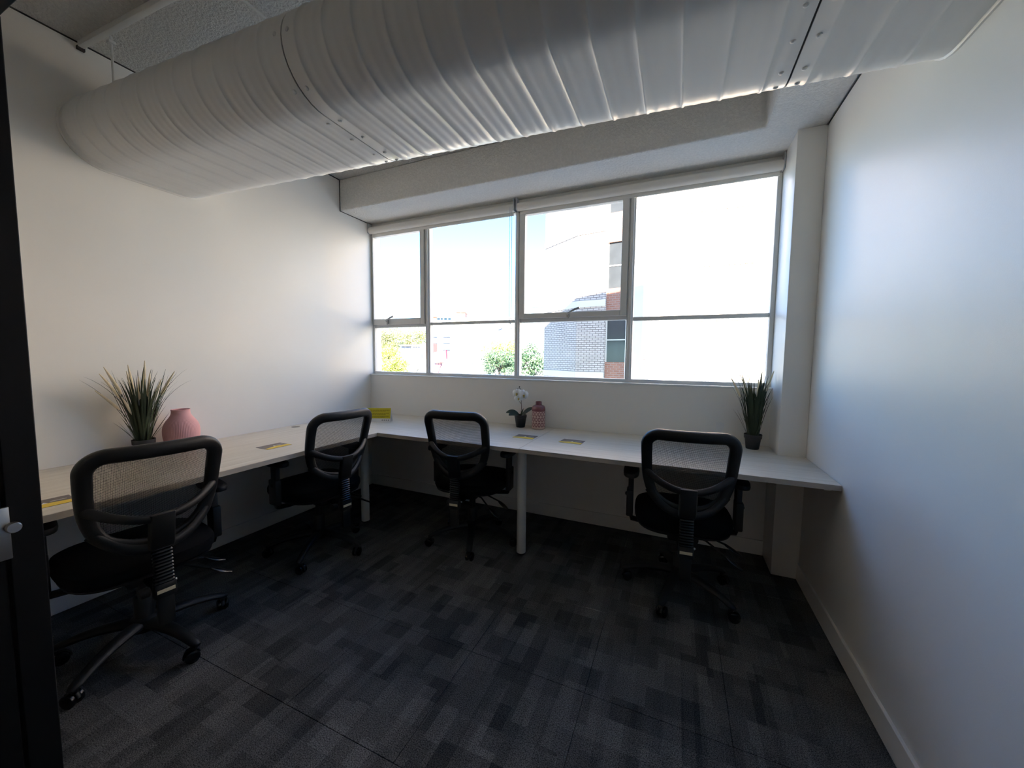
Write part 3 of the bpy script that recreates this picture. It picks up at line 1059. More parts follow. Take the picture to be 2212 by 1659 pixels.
def make_base(parent, phase, seed):
    rnd = random.Random(seed)
    MB().lathe([(0.030, 0.078), (0.044, 0.085), (0.050, 0.11), (0.046, 0.138), (0.036, 0.146)], 24).build('base_hub', M_PLASTIC, parent, smooth=True)
    for k in range(5):
        a = radians(phase + 72 * k)
        ca, sa = cos(a), sin(a)
        path = [(0.025, 0.115), (0.08, 0.118), (0.15, 0.112), (0.215, 0.099), (0.262, 0.084), (0.288, 0.074), (0.305, 0.066)]
        rad = [(0.030, 0.022), (0.029, 0.021), (0.026, 0.018), (0.0225, 0.016), (0.021, 0.0145), (0.0195, 0.014), (0.012, 0.010)]
        pp = catmull([(r, z, 0) for r, z in path], 3)
        rs = catmull([(x, y, 0) for x, y in rad], 3)
        MB().tube([(p.x * ca, p.x * sa, p.y) for p in pp], [(q.x, q.y) for q in rs], 12, up=(0, 0, 1)).build('base_leg', M_PLASTIC, parent, smooth=True)
        cst = empty('caster', (0.288 * ca, 0.288 * sa, 0))
        cst.parent = parent
        cst.rotation_euler = (0, 0, rnd.uniform(0, 2 * pi))
        ro = Matrix.Rotation(pi / 2, 4, 'Y')
        for s in (-1, 1):
            w_ = MB().lathe([(0.020, 0.0), (0.0255, 0.003), (0.0265, 0.008), (0.0255, 0.014), (0.018, 0.0175), (0.006, 0.018)], 24)
            w_.v = [tuple(Matrix.Translation((s * 0.006, 0.012, 0.0265)) @ (Matrix.Rotation(s * pi / 2, 4, 'Y') @ Vector(p))) for p in w_.v]
            w_.build('wheel', M_GLOSSP, cst, smooth=True)
        hd = MB()
        arc = [(0.0, 0.012 + 0.0285 * cos(radians(d)), 0.0265 + 0.0285 * sin(radians(d))) for d in range(-10, 171, 12)]
        hd.tube(arc, [(0.006, 0.003)] * len(arc), 8)
        hd.tube([(0, 0, 0.046), (0, 0, 0.072)], 0.009, 12)
        hd.build('hood', M_PLASTIC, cst, smooth=True)

# hub x, hub y, heading, base phase, label
CHAIRS = [
    (2.833, -0.643, 4.0, 38.0, 'black mesh-back office chair at the window desk nearest the column and right wall'),
    (1.500, -0.606, 5.0, 7.0, 'black mesh-back office chair at the window desk beside the orchid and the middle desk leg'),
    (0.640, -1.142, 84.0, 10.0, 'black mesh-back office chair by the inner corner of the desk, back to the corner leg'),
    (0.672, -2.060, 82.0, 9.0, 'black mesh-back office chair in front of the pink vase, beside the black door frame'),
]
proto = make_chair()
for i, (cx, cy, hd, ph, lab) in enumerate(CHAIRS):
    ch = proto if i == 0 else None
    if ch is None:
        ch = copy_tree(proto)
    CHAIRS[i] = (ch, cx, cy, hd, ph, lab)
for i, (ch, cx, cy, hd, ph, lab) in enumerate(CHAIRS):
    make_base(ch, ph - hd, 5 + i)
    ch.location = (cx, cy, 0)
    ch.rotation_euler = (0, 0, radians(hd))
    tag(ch, lab, 'chair', 'office chairs at the desks')

# ------------------------------------------------------------------ things on the desks
M_POT = plain('black_pot', (0.018, 0.018, 0.020), 0.5, 0.1, 20)
M_SOIL = plain('potting_soil', (0.02, 0.015, 0.012), 1.0, 0.3, 60)
M_LEAF = plain('grass_blade_green', (0.034, 0.048, 0.016), 0.55, 0.5, 14, detail=4)
M_SPIKE = plain('cream_flower_spike', (0.90, 0.79, 0.56), 0.9, 0.10, 60, bump=0.6, bscale=400)

def blade(mb, base, az, lean, length, width, curl, rnd, nseg=9, ok=None):
    if ok is not None:
        for _ in range(40):
            th, px, pz = lean, 0.0, 0.0
            for i in range(nseg):
                px += sin(th) * length / nseg
                th += curl * (0.3 + 1.4 * i / nseg) / nseg
            if ok(base[0] + cos(az) * px, base[1] + sin(az) * px):
                break
            az = rnd.uniform(0, 2 * pi)
            lean *= 0.97
            curl *= 0.95
    """curved tapered grass blade with a folded midrib"""
    p = Vector(base)
    th = lean
    d = Vector((cos(az), sin(az), 0))
    side = Vector((-sin(az), cos(az), 0))
    vs, fs = [], []
    step = length / nseg
    for i in range(nseg + 1):
        f = i / nseg
        w = width * (0.75 + 0.5 * f) * (1 - f ** 2.5) + 0.0004
        up = Vector((0, 0, 1))
        dirn = d * sin(th) + up * cos(th)
        nr = d * cos(th) - up * sin(th)
        vs += [p - side * w, p + nr * w * 0.35, p + side * w]
        p = p + dirn * step
        th += curl * (0.3 + 1.4 * f) / nseg
    for i in range(nseg):
        a = i * 3
        fs += [(a, a + 1, a + 4, a + 3), (a + 1, a + 2, a + 5, a + 4)]
    mb.add(vs, fs)
    return p

def grass_plant(x, y, seed, label, scale=1.0, spikes=(), spread=1.0, ok=None):
    rnd = random.Random(seed)
    r = tag(empty('potted_grass', (x, y, ZD + 0.0004)), label, 'plant', 'potted fountain grasses on the desks')
    pt = MB().lathe([(0.0, 0.0), (0.034, 0.0), (0.036, 0.002), (0.044, 0.066), (0.048, 0.067), (0.0495, 0.092), (0.0465, 0.092), (0.043, 0.080), (0.0, 0.078)], 36, caps=False).build('pot', M_POT, r, smooth=True)
    MB().lathe([(0.0, 0.081), (0.03, 0.084), (0.0425, 0.080)], 24, caps=False).build('soil', M_SOIL, r, smooth=True)
    mb = MB()
    for i in range(105):
        az = rnd.uniform(0, 2 * pi)
        rad = 0.030 * sqrt(rnd.random())
        ln = rnd.uniform(0.20, 0.40) * scale
        lean = rnd.uniform(0.0, 0.26) * spread
        blade(mb, (rad * cos(az), rad * sin(az), 0.08), az + rnd.uniform(-.4, .4), lean, ln, rnd.uniform(0.0034, 0.0062), rnd.uniform(0.0, 0.5) * spread, rnd, ok=ok)
    for i in range(9):
        az = rnd.uniform(0, 2 * pi)
        blade(mb, (0.02 * cos(az), 0.02 * sin(az), 0.08), az, rnd.uniform(0.1, 0.3) * spread, rnd.uniform(0.36, 0.47) * scale, 0.0040, rnd.uniform(0.5, 1.0) * spread, rnd, 12, ok=ok)
    for i in range(10):
        az = rnd.uniform(0, 2 * pi)
        blade(mb, (0.03 * cos(az), 0.03 * sin(az), 0.08), az, rnd.uniform(0.25, 0.6), rnd.uniform(0.12, 0.2), 0.0034, rnd.uniform(0.0, 0.5), rnd, ok=ok)
    o = mb.build('grass_blades', M_LEAF, r, smooth=True)
    o['kind'] = 'stuff'
    # flower spikes: az, lean, stalk length, spike length
    for az, lean, sl, fl in spikes:
        fl *= 1.12
        d = Vector((cos(az), sin(az), 0))
        p = Vector((0.012 * cos(az), 0.012 * sin(az), 0.085))
        path = [p.copy()]
        th = lean * 0.45
        for i in range(8):
            p = p + (d * sin(th) + Vector((0, 0, 1)) * cos(th)) * (sl / 8)
            th += lean * 0.55 / 8
            path.append(p.copy())
        stl = MB().tube(path, 0.0014, 6).build('stalk', M_LEAF, r, smooth=True)
        sp = [p.copy()]
        for i in range(8):
            p = p + (d * sin(th) + Vector((0, 0, 1)) * cos(th)) * (fl / 8)
            th += lean * 0.25 / 8
            sp.append(p.copy())
        rad = [0.0026, 0.0060, 0.0066, 0.0065, 0.0061, 0.0054, 0.0044, 0.0031, 0.0013]

        MB().tube(sp, rad, 10).build('flower_spike', M_SPIKE, r, smooth=True)
    return r

# image-plane right is roughly the camera right direction: az measured so that lean shows as in the photo
RZ = YAW
def im(side, depth=0.0):
    """azimuth of a lean that shows as 'side' to the right (+) or left (-) in the photo"""
    v = Vector((cos(RZ), sin(RZ))) * side + Vector((-sin(RZ), cos(RZ))) * depth
    return atan2(v.y, v.x)
def al(side, toward=0.0):
    """azimuth along the left wall: side > 0 to the window, toward > 0 away from the wall"""
    return atan2(side, toward)
spL = [(al(-1, .1), .62, .20, .125), (al(-1, .35), .52, .26, .14), (al(-1, .0), .36, .27, .14), (al(-1, .8), .26, .25, .13), (al(-.3, -.3), .10, .27, .13),
       (al(.2, 1), .08, .27, .15), (al(.4, .6), .12, .24, .12), (al(1, .1), .42, .25, .135), (al(1, .5), .26, .22, .11), (al(-1, .6), .46, .16, .10), (al(-.2, .3), .05, .22, .12)]
grass_plant(0.112, -1.800, 11, 'fountain grass with cream spikes in a black pot beside the pink vase', 1.02, spL, 1.1, lambda a, b: a > -0.100)
spR = [(im(-1, .2), .42, .25, .12), (im(-1, -.2), .28, .26, .11), (im(.3, -1), .08, .28, .11), (im(1, .2), .34, .27, .13), (im(1, -.3), .24, .28, .12), (im(1, .6), .46, .25, .11), (im(-.7, .5), .2, .24, .11), (im(.6, .5), .14, .24, .10)]
grass_plant(3.232, -0.125, 23, 'fountain grass with pale spikes in a black pot against the column', 1.0, spR, 0.85, lambda a, b: b < 0.105 and a < 0.095)

# pink ribbed vase
M_PINK = plain('pink_matt_ceramic', (0.66, 0.35, 0.36), 0.75, 0.06, 12)
vz = tag(empty('ribbed_vase', (0.118, -1.628, ZD)), 'matt pink round-bellied ribbed vase on the long desk', 'vase')
prof = [(0.052, 0.0), (0.060, 0.006), (0.076, 0.035), (0.0835, 0.07), (0.086, 0.10), (0.085, 0.125), (0.080, 0.148), (0.070, 0.168), (0.057, 0.187), (0.0475, 0.203), (0.044, 0.216), (0.0435, 0.228), (0.045, 0.2345)]
pp = [(q.x, q.y) for q in catmull([(a, b, 0) for a, b in prof], 4)]
NR = 72
def rib(r, z, a):
    k = max(0.0, min(1.0, (z - 0.006) / 0.02)) * max(0.0, min(1.0, (0.19 - z) / 0.02))
    return r - 0.0011 * k * (0.5 + 0.5 * cos(a * NR))
MB().lathe(pp, NR * 4, rfun=rib, caps=False).lathe([(0.0, 0.0), (0.052, 0.0)], 48, caps=False).build('body', M_PINK, vz, smooth=True, auto=180)
MB().lathe([(0.045, 0.2345), (0.043, 0.2365), (0.040, 0.234), (0.039, 0.215), (0.045, 0.19), (0.06, 0.15), (0.0, 0.12)], 64, caps=False).build('neck_inside', M_PINK, vz, smooth=True)

# patterned bottle vase
def loop_print():
    mt, nt, b = nodes_of('loop_print_glaze')
    tc = N(nt, 'ShaderNodeTexCoord')
    sp = N(nt, 'ShaderNodeSeparateXYZ')
    nt.links.new(tc.outputs['Object'], sp.inputs[0])
    ang = math_node(nt, 'ARCTAN2', sp.outputs[1], sp.outputs[0])
    u = math_node(nt, 'FRACT', math_node(nt, 'ADD', math_node(nt, 'MULTIPLY', ang, 14 / (2 * pi)), 20.0))
    u = math_node(nt, 'MULTIPLY', math_node(nt, 'SUBTRACT', u, 0.5), 2.0)
    v = math_node(nt, 'FRACT', math_node(nt, 'DIVIDE', math_node(nt, 'SUBTRACT', sp.outputs[2], 0.016), 0.0412))
    v = math_node(nt, 'MULTIPLY', math_node(nt, 'SUBTRACT', v, 0.5), 2.0)
    r = math_node(nt, 'SQRT', math_node(nt, 'ADD', math_node(nt, 'POWER', math_node(nt, 'ABSOLUTE', u), 2.0), math_node(nt, 'POWER', math_node(nt, 'ABSOLUTE', v), 2.0)))
    on = math_node(nt, 'MULTIPLY', math_node(nt, 'GREATER_THAN', r, 0.46), math_node(nt, 'LESS_THAN', r, 0.92))
    on = math_node(nt, 'MULTIPLY', on, math_node(nt, 'GREATER_THAN', sp.outputs[2], 0.016))
    mx = N(nt, 'ShaderNodeMix', data_type='RGBA')
    nt.links.new(on, mx.inputs[0])
    mx.inputs[6].default_value = (0.66, 0.47, 0.40, 1)
    mx.inputs[7].default_value = (0.26, 0.10, 0.11, 1)
    nt.links.new(mx.outputs[2], b.inputs['Base Color'])
    b.inputs['Roughness'].default_value = 0.4
    return mt
bv = tag(empty('bottle_vase', (1.802, -0.098, ZD)), 'bottle vase with loop print below a glossy burgundy shoulder, beside the orchid', 'vase')
MB().lathe([(0.0, 0.0), (0.046, 0.0), (0.051, 0.004), (0.0525, 0.010), (0.0525, 0.1395)], 48, caps=False).build('printed_body', loop_print(), bv, smooth=True)
MB().lathe([(0.0525, 0.1395), (0.0528, 0.158), (0.050, 0.172), (0.043, 0.182), (0.030, 0.1875), (0.0245, 0.190), (0.0235, 0.214), (0.0215, 0.2145), (0.020, 0.19), (0.0, 0.185)], 48, caps=False).build('shoulder', plain('burgundy_glaze', (0.20, 0.065, 0.075), 0.15, 0.05, 10, coat=0.5), bv, smooth=True)

# orchid
orc = tag(empty('potted_orchid', (1.648, -0.092, ZD)), 'small white orchid with dark leaves in a black pot', 'plant')
MB().lathe([(0.0, 0.0), (0.034, 0.0), (0.035, 0.002), (0.046, 0.076), (0.048, 0.077), (0.049, 0.098), (0.046, 0.098), (0.043, 0.086), (0.0, 0.084)], 36, caps=False).build('pot', M_POT, orc, smooth=True)
MB().lathe([(0.0, 0.088), (0.03, 0.090), (0.043, 0.086)], 24, caps=False).build('soil', M_SOIL, orc, smooth=True)
M_OLEAF = plain('orchid_leaf', (0.028, 0.048, 0.028), 0.35, 0.25, 20)
M_PETAL = plain('orchid_petal', (0.86, 0.86, 0.84), 0.6, 0.03, 40)
M_LIP = plain('orchid_lip', (0.42, 0.30, 0.05), 0.6, 0.2, 60)
M_STEM = plain('orchid_stem', (0.09, 0.055, 0.03), 0.6, 0.2, 30)
def strap_leaf(par, az, rise, length, width, droop, name, mat, base, thick=0.0015, roll=0.0):
    d = Vector((cos(az), sin(az), 0))
    side = Vector((-sin(az), cos(az), 0))
    if side.x * (CAM.x - 1.65) + side.y * (CAM.y + 0.09) > 0:
        roll = -roll
    side = side * cos(roll) + Vector((0, 0, 1)) * sin(roll)
    p = Vector(base)
    th = rise
    nseg = 10
    top, fs = [], []
    for i in range(nseg + 1):
        f = i / nseg
        w = width * (sin(pi * min(1, 0.12 + f * 0.86)) ** 0.7) + 0.0008
        dirn = d * cos(th) + Vector((0, 0, sin(th)))
        nr = Vector((0, 0, cos(th))) - d * sin(th)
        top += [p - side * w + nr * w * 0.25, p, p + side * w + nr * w * 0.25]
        p = p + dirn * (length / nseg)
        th -= droop / nseg
    n = len(top)
    vs = top + [v - Vector((0, 0, thick)) for v in top]
    for i in range(nseg):
        a = i * 3
        for k in (0, 1):
            fs.append((a + k, a + k + 1, a + k + 4, a + k + 3))
            fs.append((n + a + k + 3, n + a + k + 4, n + a + k + 1, n + a + k))
        fs.append((a, a + 3, n + a + 3, n + a))
        fs.append((a + 2, n + a + 2, n + a + 5, a + 5))
    fs.append((0, n, n + 1, 1)); fs.append((1, n + 1, n + 2, 2))
    e = nseg * 3
    fs.append((e, e + 1, n + e + 1, n + e)); fs.append((e + 1, e + 2, n + e + 2, n + e + 1))
    return MB().add(vs, fs).build(name, mat, par, smooth=True)
for az, rise, ln, wd, dr in ((im(-1, -.1), .75, .115, .022, 1.1), (im(-1, -.7), .55, .11, .021, .9), (im(1, -.1), .85, .115, .023, .5), (im(.35, -.6), 1.25, .07, .015, .2)):
    strap_leaf(orc, az, rise, ln, wd, dr, 'leaf', M_OLEAF, (0.01 * cos(az), 0.01 * sin(az), 0.088), roll=0.75)
sdir = Vector((cos(im(1, 0)), sin(im(1, 0)), 0))
stem = [Vector((0, 0, 0.085)), Vector((0, 0, 0.15)) + sdir * 0.006, Vector((0, 0, 0.20)) + sdir * 0.004, Vector((0, 0, 0.245)) + sdir * 0.002, Vector((0, 0, 0.29)) - sdir * 0.014, Vector((0, 0, 0.318)) - sdir * 0.012]
MB().tube(catmull(stem, 5), 0.0022, 8).build('stem', M_STEM, orc, smooth=True)
MB().tube(catmull([Vector((0, 0, 0.187)) + sdir * 0.004, Vector((0, 0, 0.205)) - sdir * 0.012, Vector((0, 0, 0.235)) - sdir * 0.026], 5), 0.0016, 8).build('stem', M_STEM, orc, smooth=True)
TOC = Vector((CAM.x - 1.648, CAM.y + 0.092, 0)).normalized()
def flower(c, yaw_off, sc, tilt):
    fl = empty('flower', c)
    fl.parent = orc
    fl.rotation_euler = (0, 0, atan2(TOC.y, TOC.x) + yaw_off)
    # local +x points to the viewer
    for k, (ang, ln, wd) in enumerate(((90, .030, .013), (210, .030, .014), (330, .030, .014), (160, .034, .021), (20, .034, .021))):
        a = radians(ang + tilt)
        vs, fs = [], []
        nseg = 8
        u = Vector((0, cos(a), sin(a)))
        s_ = Vector((0, -sin(a), cos(a)))
        for i in range(nseg + 1):
            f = i / nseg
            w = wd * sin(pi * min(1, .08 + f * .90)) ** .75
            cx_ = 0.010 * sin(f * pi * .9) - 0.012 * f * f
            for q in (-1, -.5, 0, .5, 1):
                vs.append((u * (ln * f) + s_ * (w * q) + Vector((cx_ - .004 * q * q + (0.003 if k > 2 else 0), 0, 0))) * sc)
        for i in range(nseg):
            for q in range(4):
                b = i * 5 + q
                fs.append((b, b + 1, b + 6, b + 5))
        MB().add(vs, fs).build('petal', M_PETAL, fl, smooth=True)
    lip = MB().ball((0.010 * sc, 0, -0.003 * sc), 0.006 * sc, 10, 6, (1, 1.1, .9)).ball((0.013 * sc, 0, -0.010 * sc), 0.004 * sc, 8, 6)
    lip.build('lip', M_LIP, fl, smooth=True)
flower(Vector((0, 0, 0.270)) - sdir * 0.028 + TOC * 0.012, -0.35, 1.30, 10)
flower(Vector((0, 0, 0.258)) + sdir * 0.020 + TOC * 0.014, 0.30, 1.40, -6)
flower(Vector((0, 0, 0.232)) - sdir * 0.016 + TOC * 0.016, -0.1, 1.15, 25)
for c, r_ in ((Vector((0, 0, 0.322)) - sdir * 0.011, .0045), (Vector((0, 0, 0.302)) - sdir * 0.004 + TOC * .004, .0055), (Vector((0, 0, 0.304)) - sdir * 0.028, .005)):
    MB().ball(c, r_, 10, 8, (1, 1, 1.25)).build('bud', M_OLEAF, orc, smooth=True)

# leaflets on the desk (yellow wedge on dark picture side) - lettering too small to read
M_YEL = plain('leaflet_yellow', (0.80, 0.56, 0.03), 0.45, 0.03, 30)
M_YELG = plain('sign_yellow', (0.62, 0.52, 0.02), 0.5, 0.03, 30)
M_DRK = plain('leaflet_picture', (0.14, 0.105, 0.085), 0.4, 0.5, 45, detail=5)
M_PAP = plain('white_card', (0.80, 0.80, 0.80), 0.5, 0.02)
def leaflet(x, y, rz, label, w=0.15, d=0.115):
    r = tag(empty('leaflet', (x, y, ZD), rz), label, 'leaflet', 'yellow and brown leaflets on the desks')
    MB().box((-w / 2, -d / 2, 0.0002), (w / 2, d / 2, 0.0012)).build('card', M_DRK, r)
    MB().prism([(-w / 2, -d / 2), (w / 2, -d / 2), (w / 2, -d * 0.16), (w * 0.02, -d * 0.06), (-w / 2, -d * 0.30)], 0.0012, 0.0016).build('yellow_band', M_YEL, r)
    MB().prism([(-w * 0.06, -d * 0.10), (w * 0.06, -d * 0.06), (w * 0.01, d * 0.10)], 0.0016, 0.0019).build('white_mark', M_PAP, r)
    MB().box((w * 0.12, d * 0.06, 0.0012), (w * 0.40, d * 0.14, 0.0016)).build('pale_line', plain('leaflet_pale', (0.5, 0.46, 0.42), 0.5), r)
leaflet(1.822, -0.425, radians(-1), 'brown and yellow leaflet lying by the desk seam in front of the orchid')
leaflet(2.158, -0.430, radians(-3), 'brown and yellow leaflet on the window desk right of the desk seam')
leaflet(0.530, -1.355, radians(88), 'brown and yellow leaflet on the long desk in front of the corner chair')
leaflet(0.640, -2.310, radians(86), 'brown and yellow leaflet at the desk end beside the black door frame')

# tent card sign
tc_ = tag(empty('tent_card', (0.470, -0.392, ZD), radians(24)), 'yellow and white folded desk sign in the corner of the desk', 'sign')
wS, hS = 0.205, 0.118
mt_ = Matrix.Rotation(radians(-16), 4, 'X')
MB().box((-wS / 2, -0.001, 0.0), (wS / 2, 0.001, hS), Matrix.Translation((0, -0.034, 0.0006)) @ mt_).build('front_leaf', M_PAP, tc_)
MB().box((-wS / 2, -0.001, 0.0), (wS / 2, 0.001, hS), Matrix.Translation((0, 0.034, 0.0006)) @ Matrix.Rotation(radians(16), 4, 'X')).build('rear_leaf', M_PAP, tc_)
mf = Matrix.Translation((0, -0.034, 0.0006)) @ mt_
yp = MB().box((-wS / 2, -0.0016, 0.030), (wS / 2, -0.001, hS), mf).build('yellow_panel', M_YELG, tc_)
M_OLV = plain('sign_print', (0.33, 0.26, 0.01), 0.6)
rn = random.Random(4)
pr = MB()
for row, z in enumerate((0.099, 0.090, 0.072, 0.064, 0.048, 0.040)):
    x = -wS * 0.44
    while x < wS * (0.42 if row % 2 == 0 else 0.25):
        l_ = rn.uniform(0.006, 0.022)
        pr.box((x, -0.0019, z - 0.0026), (min(x + l_, wS * .44), -0.0016, z + 0.0026), mf)
        x += l_ + 0.003
o = pr.build('print_lines', M_OLV, yp)
for k, x in enumerate((0.035, 0.052, 0.069, 0.086)):
    MB().box((x - 0.004, -0.0014, 0.010), (x + 0.004, -0.001, 0.020), mf).build('small_icon', plain('icon_grey', (0.22, 0.24, 0.26), 0.5), tc_)

# faint sticker on the wall
wp = MB().prism([(-0.006, -0.036), (0.006, -0.036), (0.022, -0.010), (0.024, 0.030), (0.012, 0.026), (0.0, 0.034), (-0.014, 0.026), (-0.026, 0.030), (-0.022, -0.010)], 0.0, 0.0008,
                Matrix.Translation((3.062, 0.0, 0.832)) @ Matrix.Rotation(pi / 2, 4, 'X'))
tag(wp.build('wall_sticker', plain('sticker_film', (0.87, 0.86, 0.84), 0.15, 0.03, 40)), 'faint pale sticker on the wall behind the window desk', 'sticker')

# ------------------------------------------------------------------ outside: brick neighbour
GROUND = -13.0
M_BRICK_W = brick_mat('cream_brick', (0.62, 0.53, 0.46), (0.70, 0.60, 0.53), (0.23, 0.18, 0.16))
M_BRICK_R = brick_mat('red_brick', (0.36, 0.16, 0.11), (0.44, 0.21, 0.14), (0.42, 0.30, 0.25))
M_BRICK_Y = brick_mat('buff_brick', (0.62, 0.51, 0.40), (0.70, 0.59, 0.48), (0.35, 0.25, 0.18))
M_BAND = plain('white_concrete', (0.86, 0.82, 0.77), 0.8, 0.03, 2)
M_DGLASS = plain('dark_window_glass', (0.05, 0.055, 0.06), 0.12, 0.3, 3)
bn = tag(empty('brick_building', (0, 0, 0)), 'cream brick neighbouring building with white bands, close outside the window', 'building')
K = Vector((-1.148, 12.845, 0))
DLF = Vector((-0.805, 0.593, 0)).normalized()
DWF = Vector((0.99, -0.144, 0)).normalized()
def wall_panel(name, a, b, z0, z1, mat, thick=0.25, parent=bn, proud=0.0):
    """wall from a to b (its outside face on the right-hand side going a->b), local x along it"""
    d = (b - a)
    L = d.length
    ang = atan2(d.y, d.x)
    o = MB().box((0, -proud, z0), (L, thick, z1)).build(name, mat, parent)
    o.location = a
    o.rotation_euler = (0, 0, ang)
    return o
TOPZ = 17.0
KL = K + DLF * 2.62 * 0.892
wall_panel('brick_wall', KL, K, GROUND, TOPZ, M_BRICK_W)
e1 = K + DWF * 1.377 * 0.892
e2 = K + DWF * 2.30 * 0.892
e3 = K + DWF * 3.02 * 0.892
wall_panel('brick_wall', K, e1, GROUND, TOPZ, M_BRICK_W)
wall_panel('brick_wall', e2, e3, GROUND, TOPZ, M_BAND)
off = Vector((0.144, 0.99, 0)) * 0.10
F_Z = [(-5.3, -2.39), (-2.39, 0.54), (0.54, 3.47), (3.47, 6.40), (6.40, 9.33), (9.33, 12.26), (12.26, 15.2)]
for z0, z1 in F_Z:
    wall_panel('spandrel', e1 + off, e2 + off, z0 + 2.35, z1 + 0.55 - 0.0, M_BRICK_R)
    w_ = wall_panel('window', e1 + off * 1.6, e2 + off * 1.6, z0 + 0.55, z0 + 2.35, M_DGLASS, 0.05)
    f_ = wall_panel('window_frame', e1 + off * 1.4, e1 + off * 1.4 + DWF * 0.05, z0 + 0.55, z0 + 2.35, M_FRAME, 0.04)
    f_ = wall_panel('window_frame', e1 + off * 1.4, e2 + off * 1.4, z0 + 1.42, z0 + 1.47, M_FRAME, 0.04)
    wall_panel('white_band', KL, K, z0 - 0.13, z0 + 0.13, M_BAND, 0.3, proud=0.03)
    wall_panel('white_band', K, e1, z0 - 0.13, z0 + 0.13, M_BAND, 0.3, proud=0.03)
YR = 20.5
r0 = e3
r1 = Vector((1.40, YR, 0))
# return wall facing right, with a white pier in the middle
rm0 = r0.lerp(r1, 0.52)
rm1 = r0.lerp(r1, 0.62)
wall_panel('brick_wall', r0 + Vector((0, 0.3, 0)), rm0, GROUND, TOPZ, M_BRICK_W)
wall_panel('white_pier', rm0, rm1, GROUND, TOPZ, M_BAND, 0.3, proud=0.03)
wall_panel('brick_wall', rm1, r1, GROUND, TOPZ, M_BRICK_W)
for z0, z1 in F_Z:
    wall_panel('white_band', r0 + Vector((0, 0.3, 0)), r1, z0 - 0.15, z0 + 0.15, M_BAND, 0.3, proud=0.02)
big = [(1.40, 1.42, M_BAND), (1.42, 6.31, M_BRICK_Y), (6.31, 7.13, M_BAND), (7.13, 24.0, M_BRICK_Y)]
for xa, xb, mt in big:
    wall_panel('brick_wall' if mt is M_BRICK_Y else 'white_pier', Vector((xa, YR, 0)), Vector((xb, YR, 0)), GROUND, TOPZ, mt, proud=0.04 if mt is M_BAND else 0.0)
for z0, z1 in F_Z:
    wall_panel('white_band', Vector((1.40, YR, 0)), Vector((6.31, YR, 0)), z0 - 0.16, z0 + 0.16, M_BAND, 0.3, proud=0.04)
    wall_panel('white_band', Vector((7.13, YR, 0)), Vector((24, YR, 0)), z0 - 0.16, z0 + 0.16, M_BAND, 0.3, proud=0.04)

# ------------------------------------------------------------------ outside: distant town
struct(MB().box((-400, 0.3, GROUND - 0.5), (300, 700, GROUND)).build('ground', plain('street_ground', (0.33, 0.32, 0.30), 0.9, 0.2, 0.05)), 'street and ground outside')

hc = at(850, 766, 190)
hm = MB()
hv, hf = [], []
HN = 28
for i in range(HN + 1):
    for j in range(HN + 1):
        ax, ay = i / HN * 2 - 1, j / HN * 2 - 1
        rr = min(1.0, sqrt(ax * ax + ay * ay))
        hv.append((ax * 60, ay * 40, 20.5 * (0.5 + 0.5 * cos(pi * rr)) ** 0.6 + 0.8 * sin(ax * 9) * cos(ay * 7) * (1 - rr)))
for i in range(HN):
    for j in range(HN):
        q = i * (HN + 1) + j
        hf.append((q, q + HN + 1, q + HN + 2, q + 1))
hl = hm.add(hv, hf).build('hill', plain('hill_scrub', (0.24, 0.24, 0.09), 0.95, 0.5, 0.6, bump=1.0, bscale=1.5, detail=6), smooth=True)
hl.location = (hc.x, hc.y, GROUND)
hl.rotation_euler = (0, 0, YAW)
struct(hl, 'wooded hill beyond the houses')

HR = Vector((cos(YAW), sin(YAW), 0))
HF = Vector((-sin(YAW), cos(YAW), 0))
class Facade:
    """a building front facing the camera direction turned by 'turn'; pixels are read on its front plane"""
    def __init__(s, name, label, u, depth, turn=0.0, group=None, cat='building'):
        s.o = at(u, 700, depth)
        s.o.z = GROUND
        a = YAW + turn
        s.x = Vector((cos(a), sin(a), 0))
        s.n = Vector((-sin(a), cos(a), 0))
        s.e = tag(empty(name, s.o, a), label, cat, group)
    def P(s, u, v):
        d = ray(u, v)
        t = (s.o - CAM).dot(s.n) / d.dot(s.n)
        q = CAM + d * t - s.o
        return q.dot(s.x), q.z
    def rect(s, name, u0, v0, u1, v1, mat, y0=0.0, y1=8.0, par=None, ground=False):
        vm = (v0 + v1) / 2
        um = (u0 + u1) / 2
        xa, _ = s.P(u0, vm)
        xb, _ = s.P(u1, vm)
        _, zt = s.P(um, v0)
        _, zb = s.P(um, v1)
        if ground:
            zb = 0.0
        return MB().box((xa, y0, zb), (xb, y1, zt)).build(name, mat, par or s.e)
M_WHT = plain('far_white_render', (0.72, 0.70, 0.66), 0.9, 0.04, 0.3)
M_BEI = plain('far_beige_render', (0.58, 0.51, 0.34), 0.9, 0.08, 0.4)
M_BEI2 = plain('far_beige_side', (0.52, 0.47, 0.38), 0.9, 0.06, 0.4)
M_GRY = plain('far_grey_render', (0.40, 0.38, 0.37), 0.9, 0.05, 0.4)
M_FBR = plain('far_red_brick', (0.52, 0.26, 0.17), 0.9, 0.1, 1.5)
M_FWIN = plain('far_window', (0.075, 0.095, 0.12), 0.25, 0.3, 0.8)
M_FWINB = plain('far_window_blue', (0.28, 0.42, 0.47), 0.15, 0.2, 0.8)
M_RED = plain('far_red_canvas', (0.68, 0.07, 0.09), 0.8, 0.06, 0.6)
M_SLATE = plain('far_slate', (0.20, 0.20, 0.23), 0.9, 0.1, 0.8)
M_CRM = plain('far_cream_roof', (0.76, 0.66, 0.52), 0.9, 0.06, 0.5)
M_LITE = plain('far_window_frame', (0.75, 0.74, 0.70), 0.8)

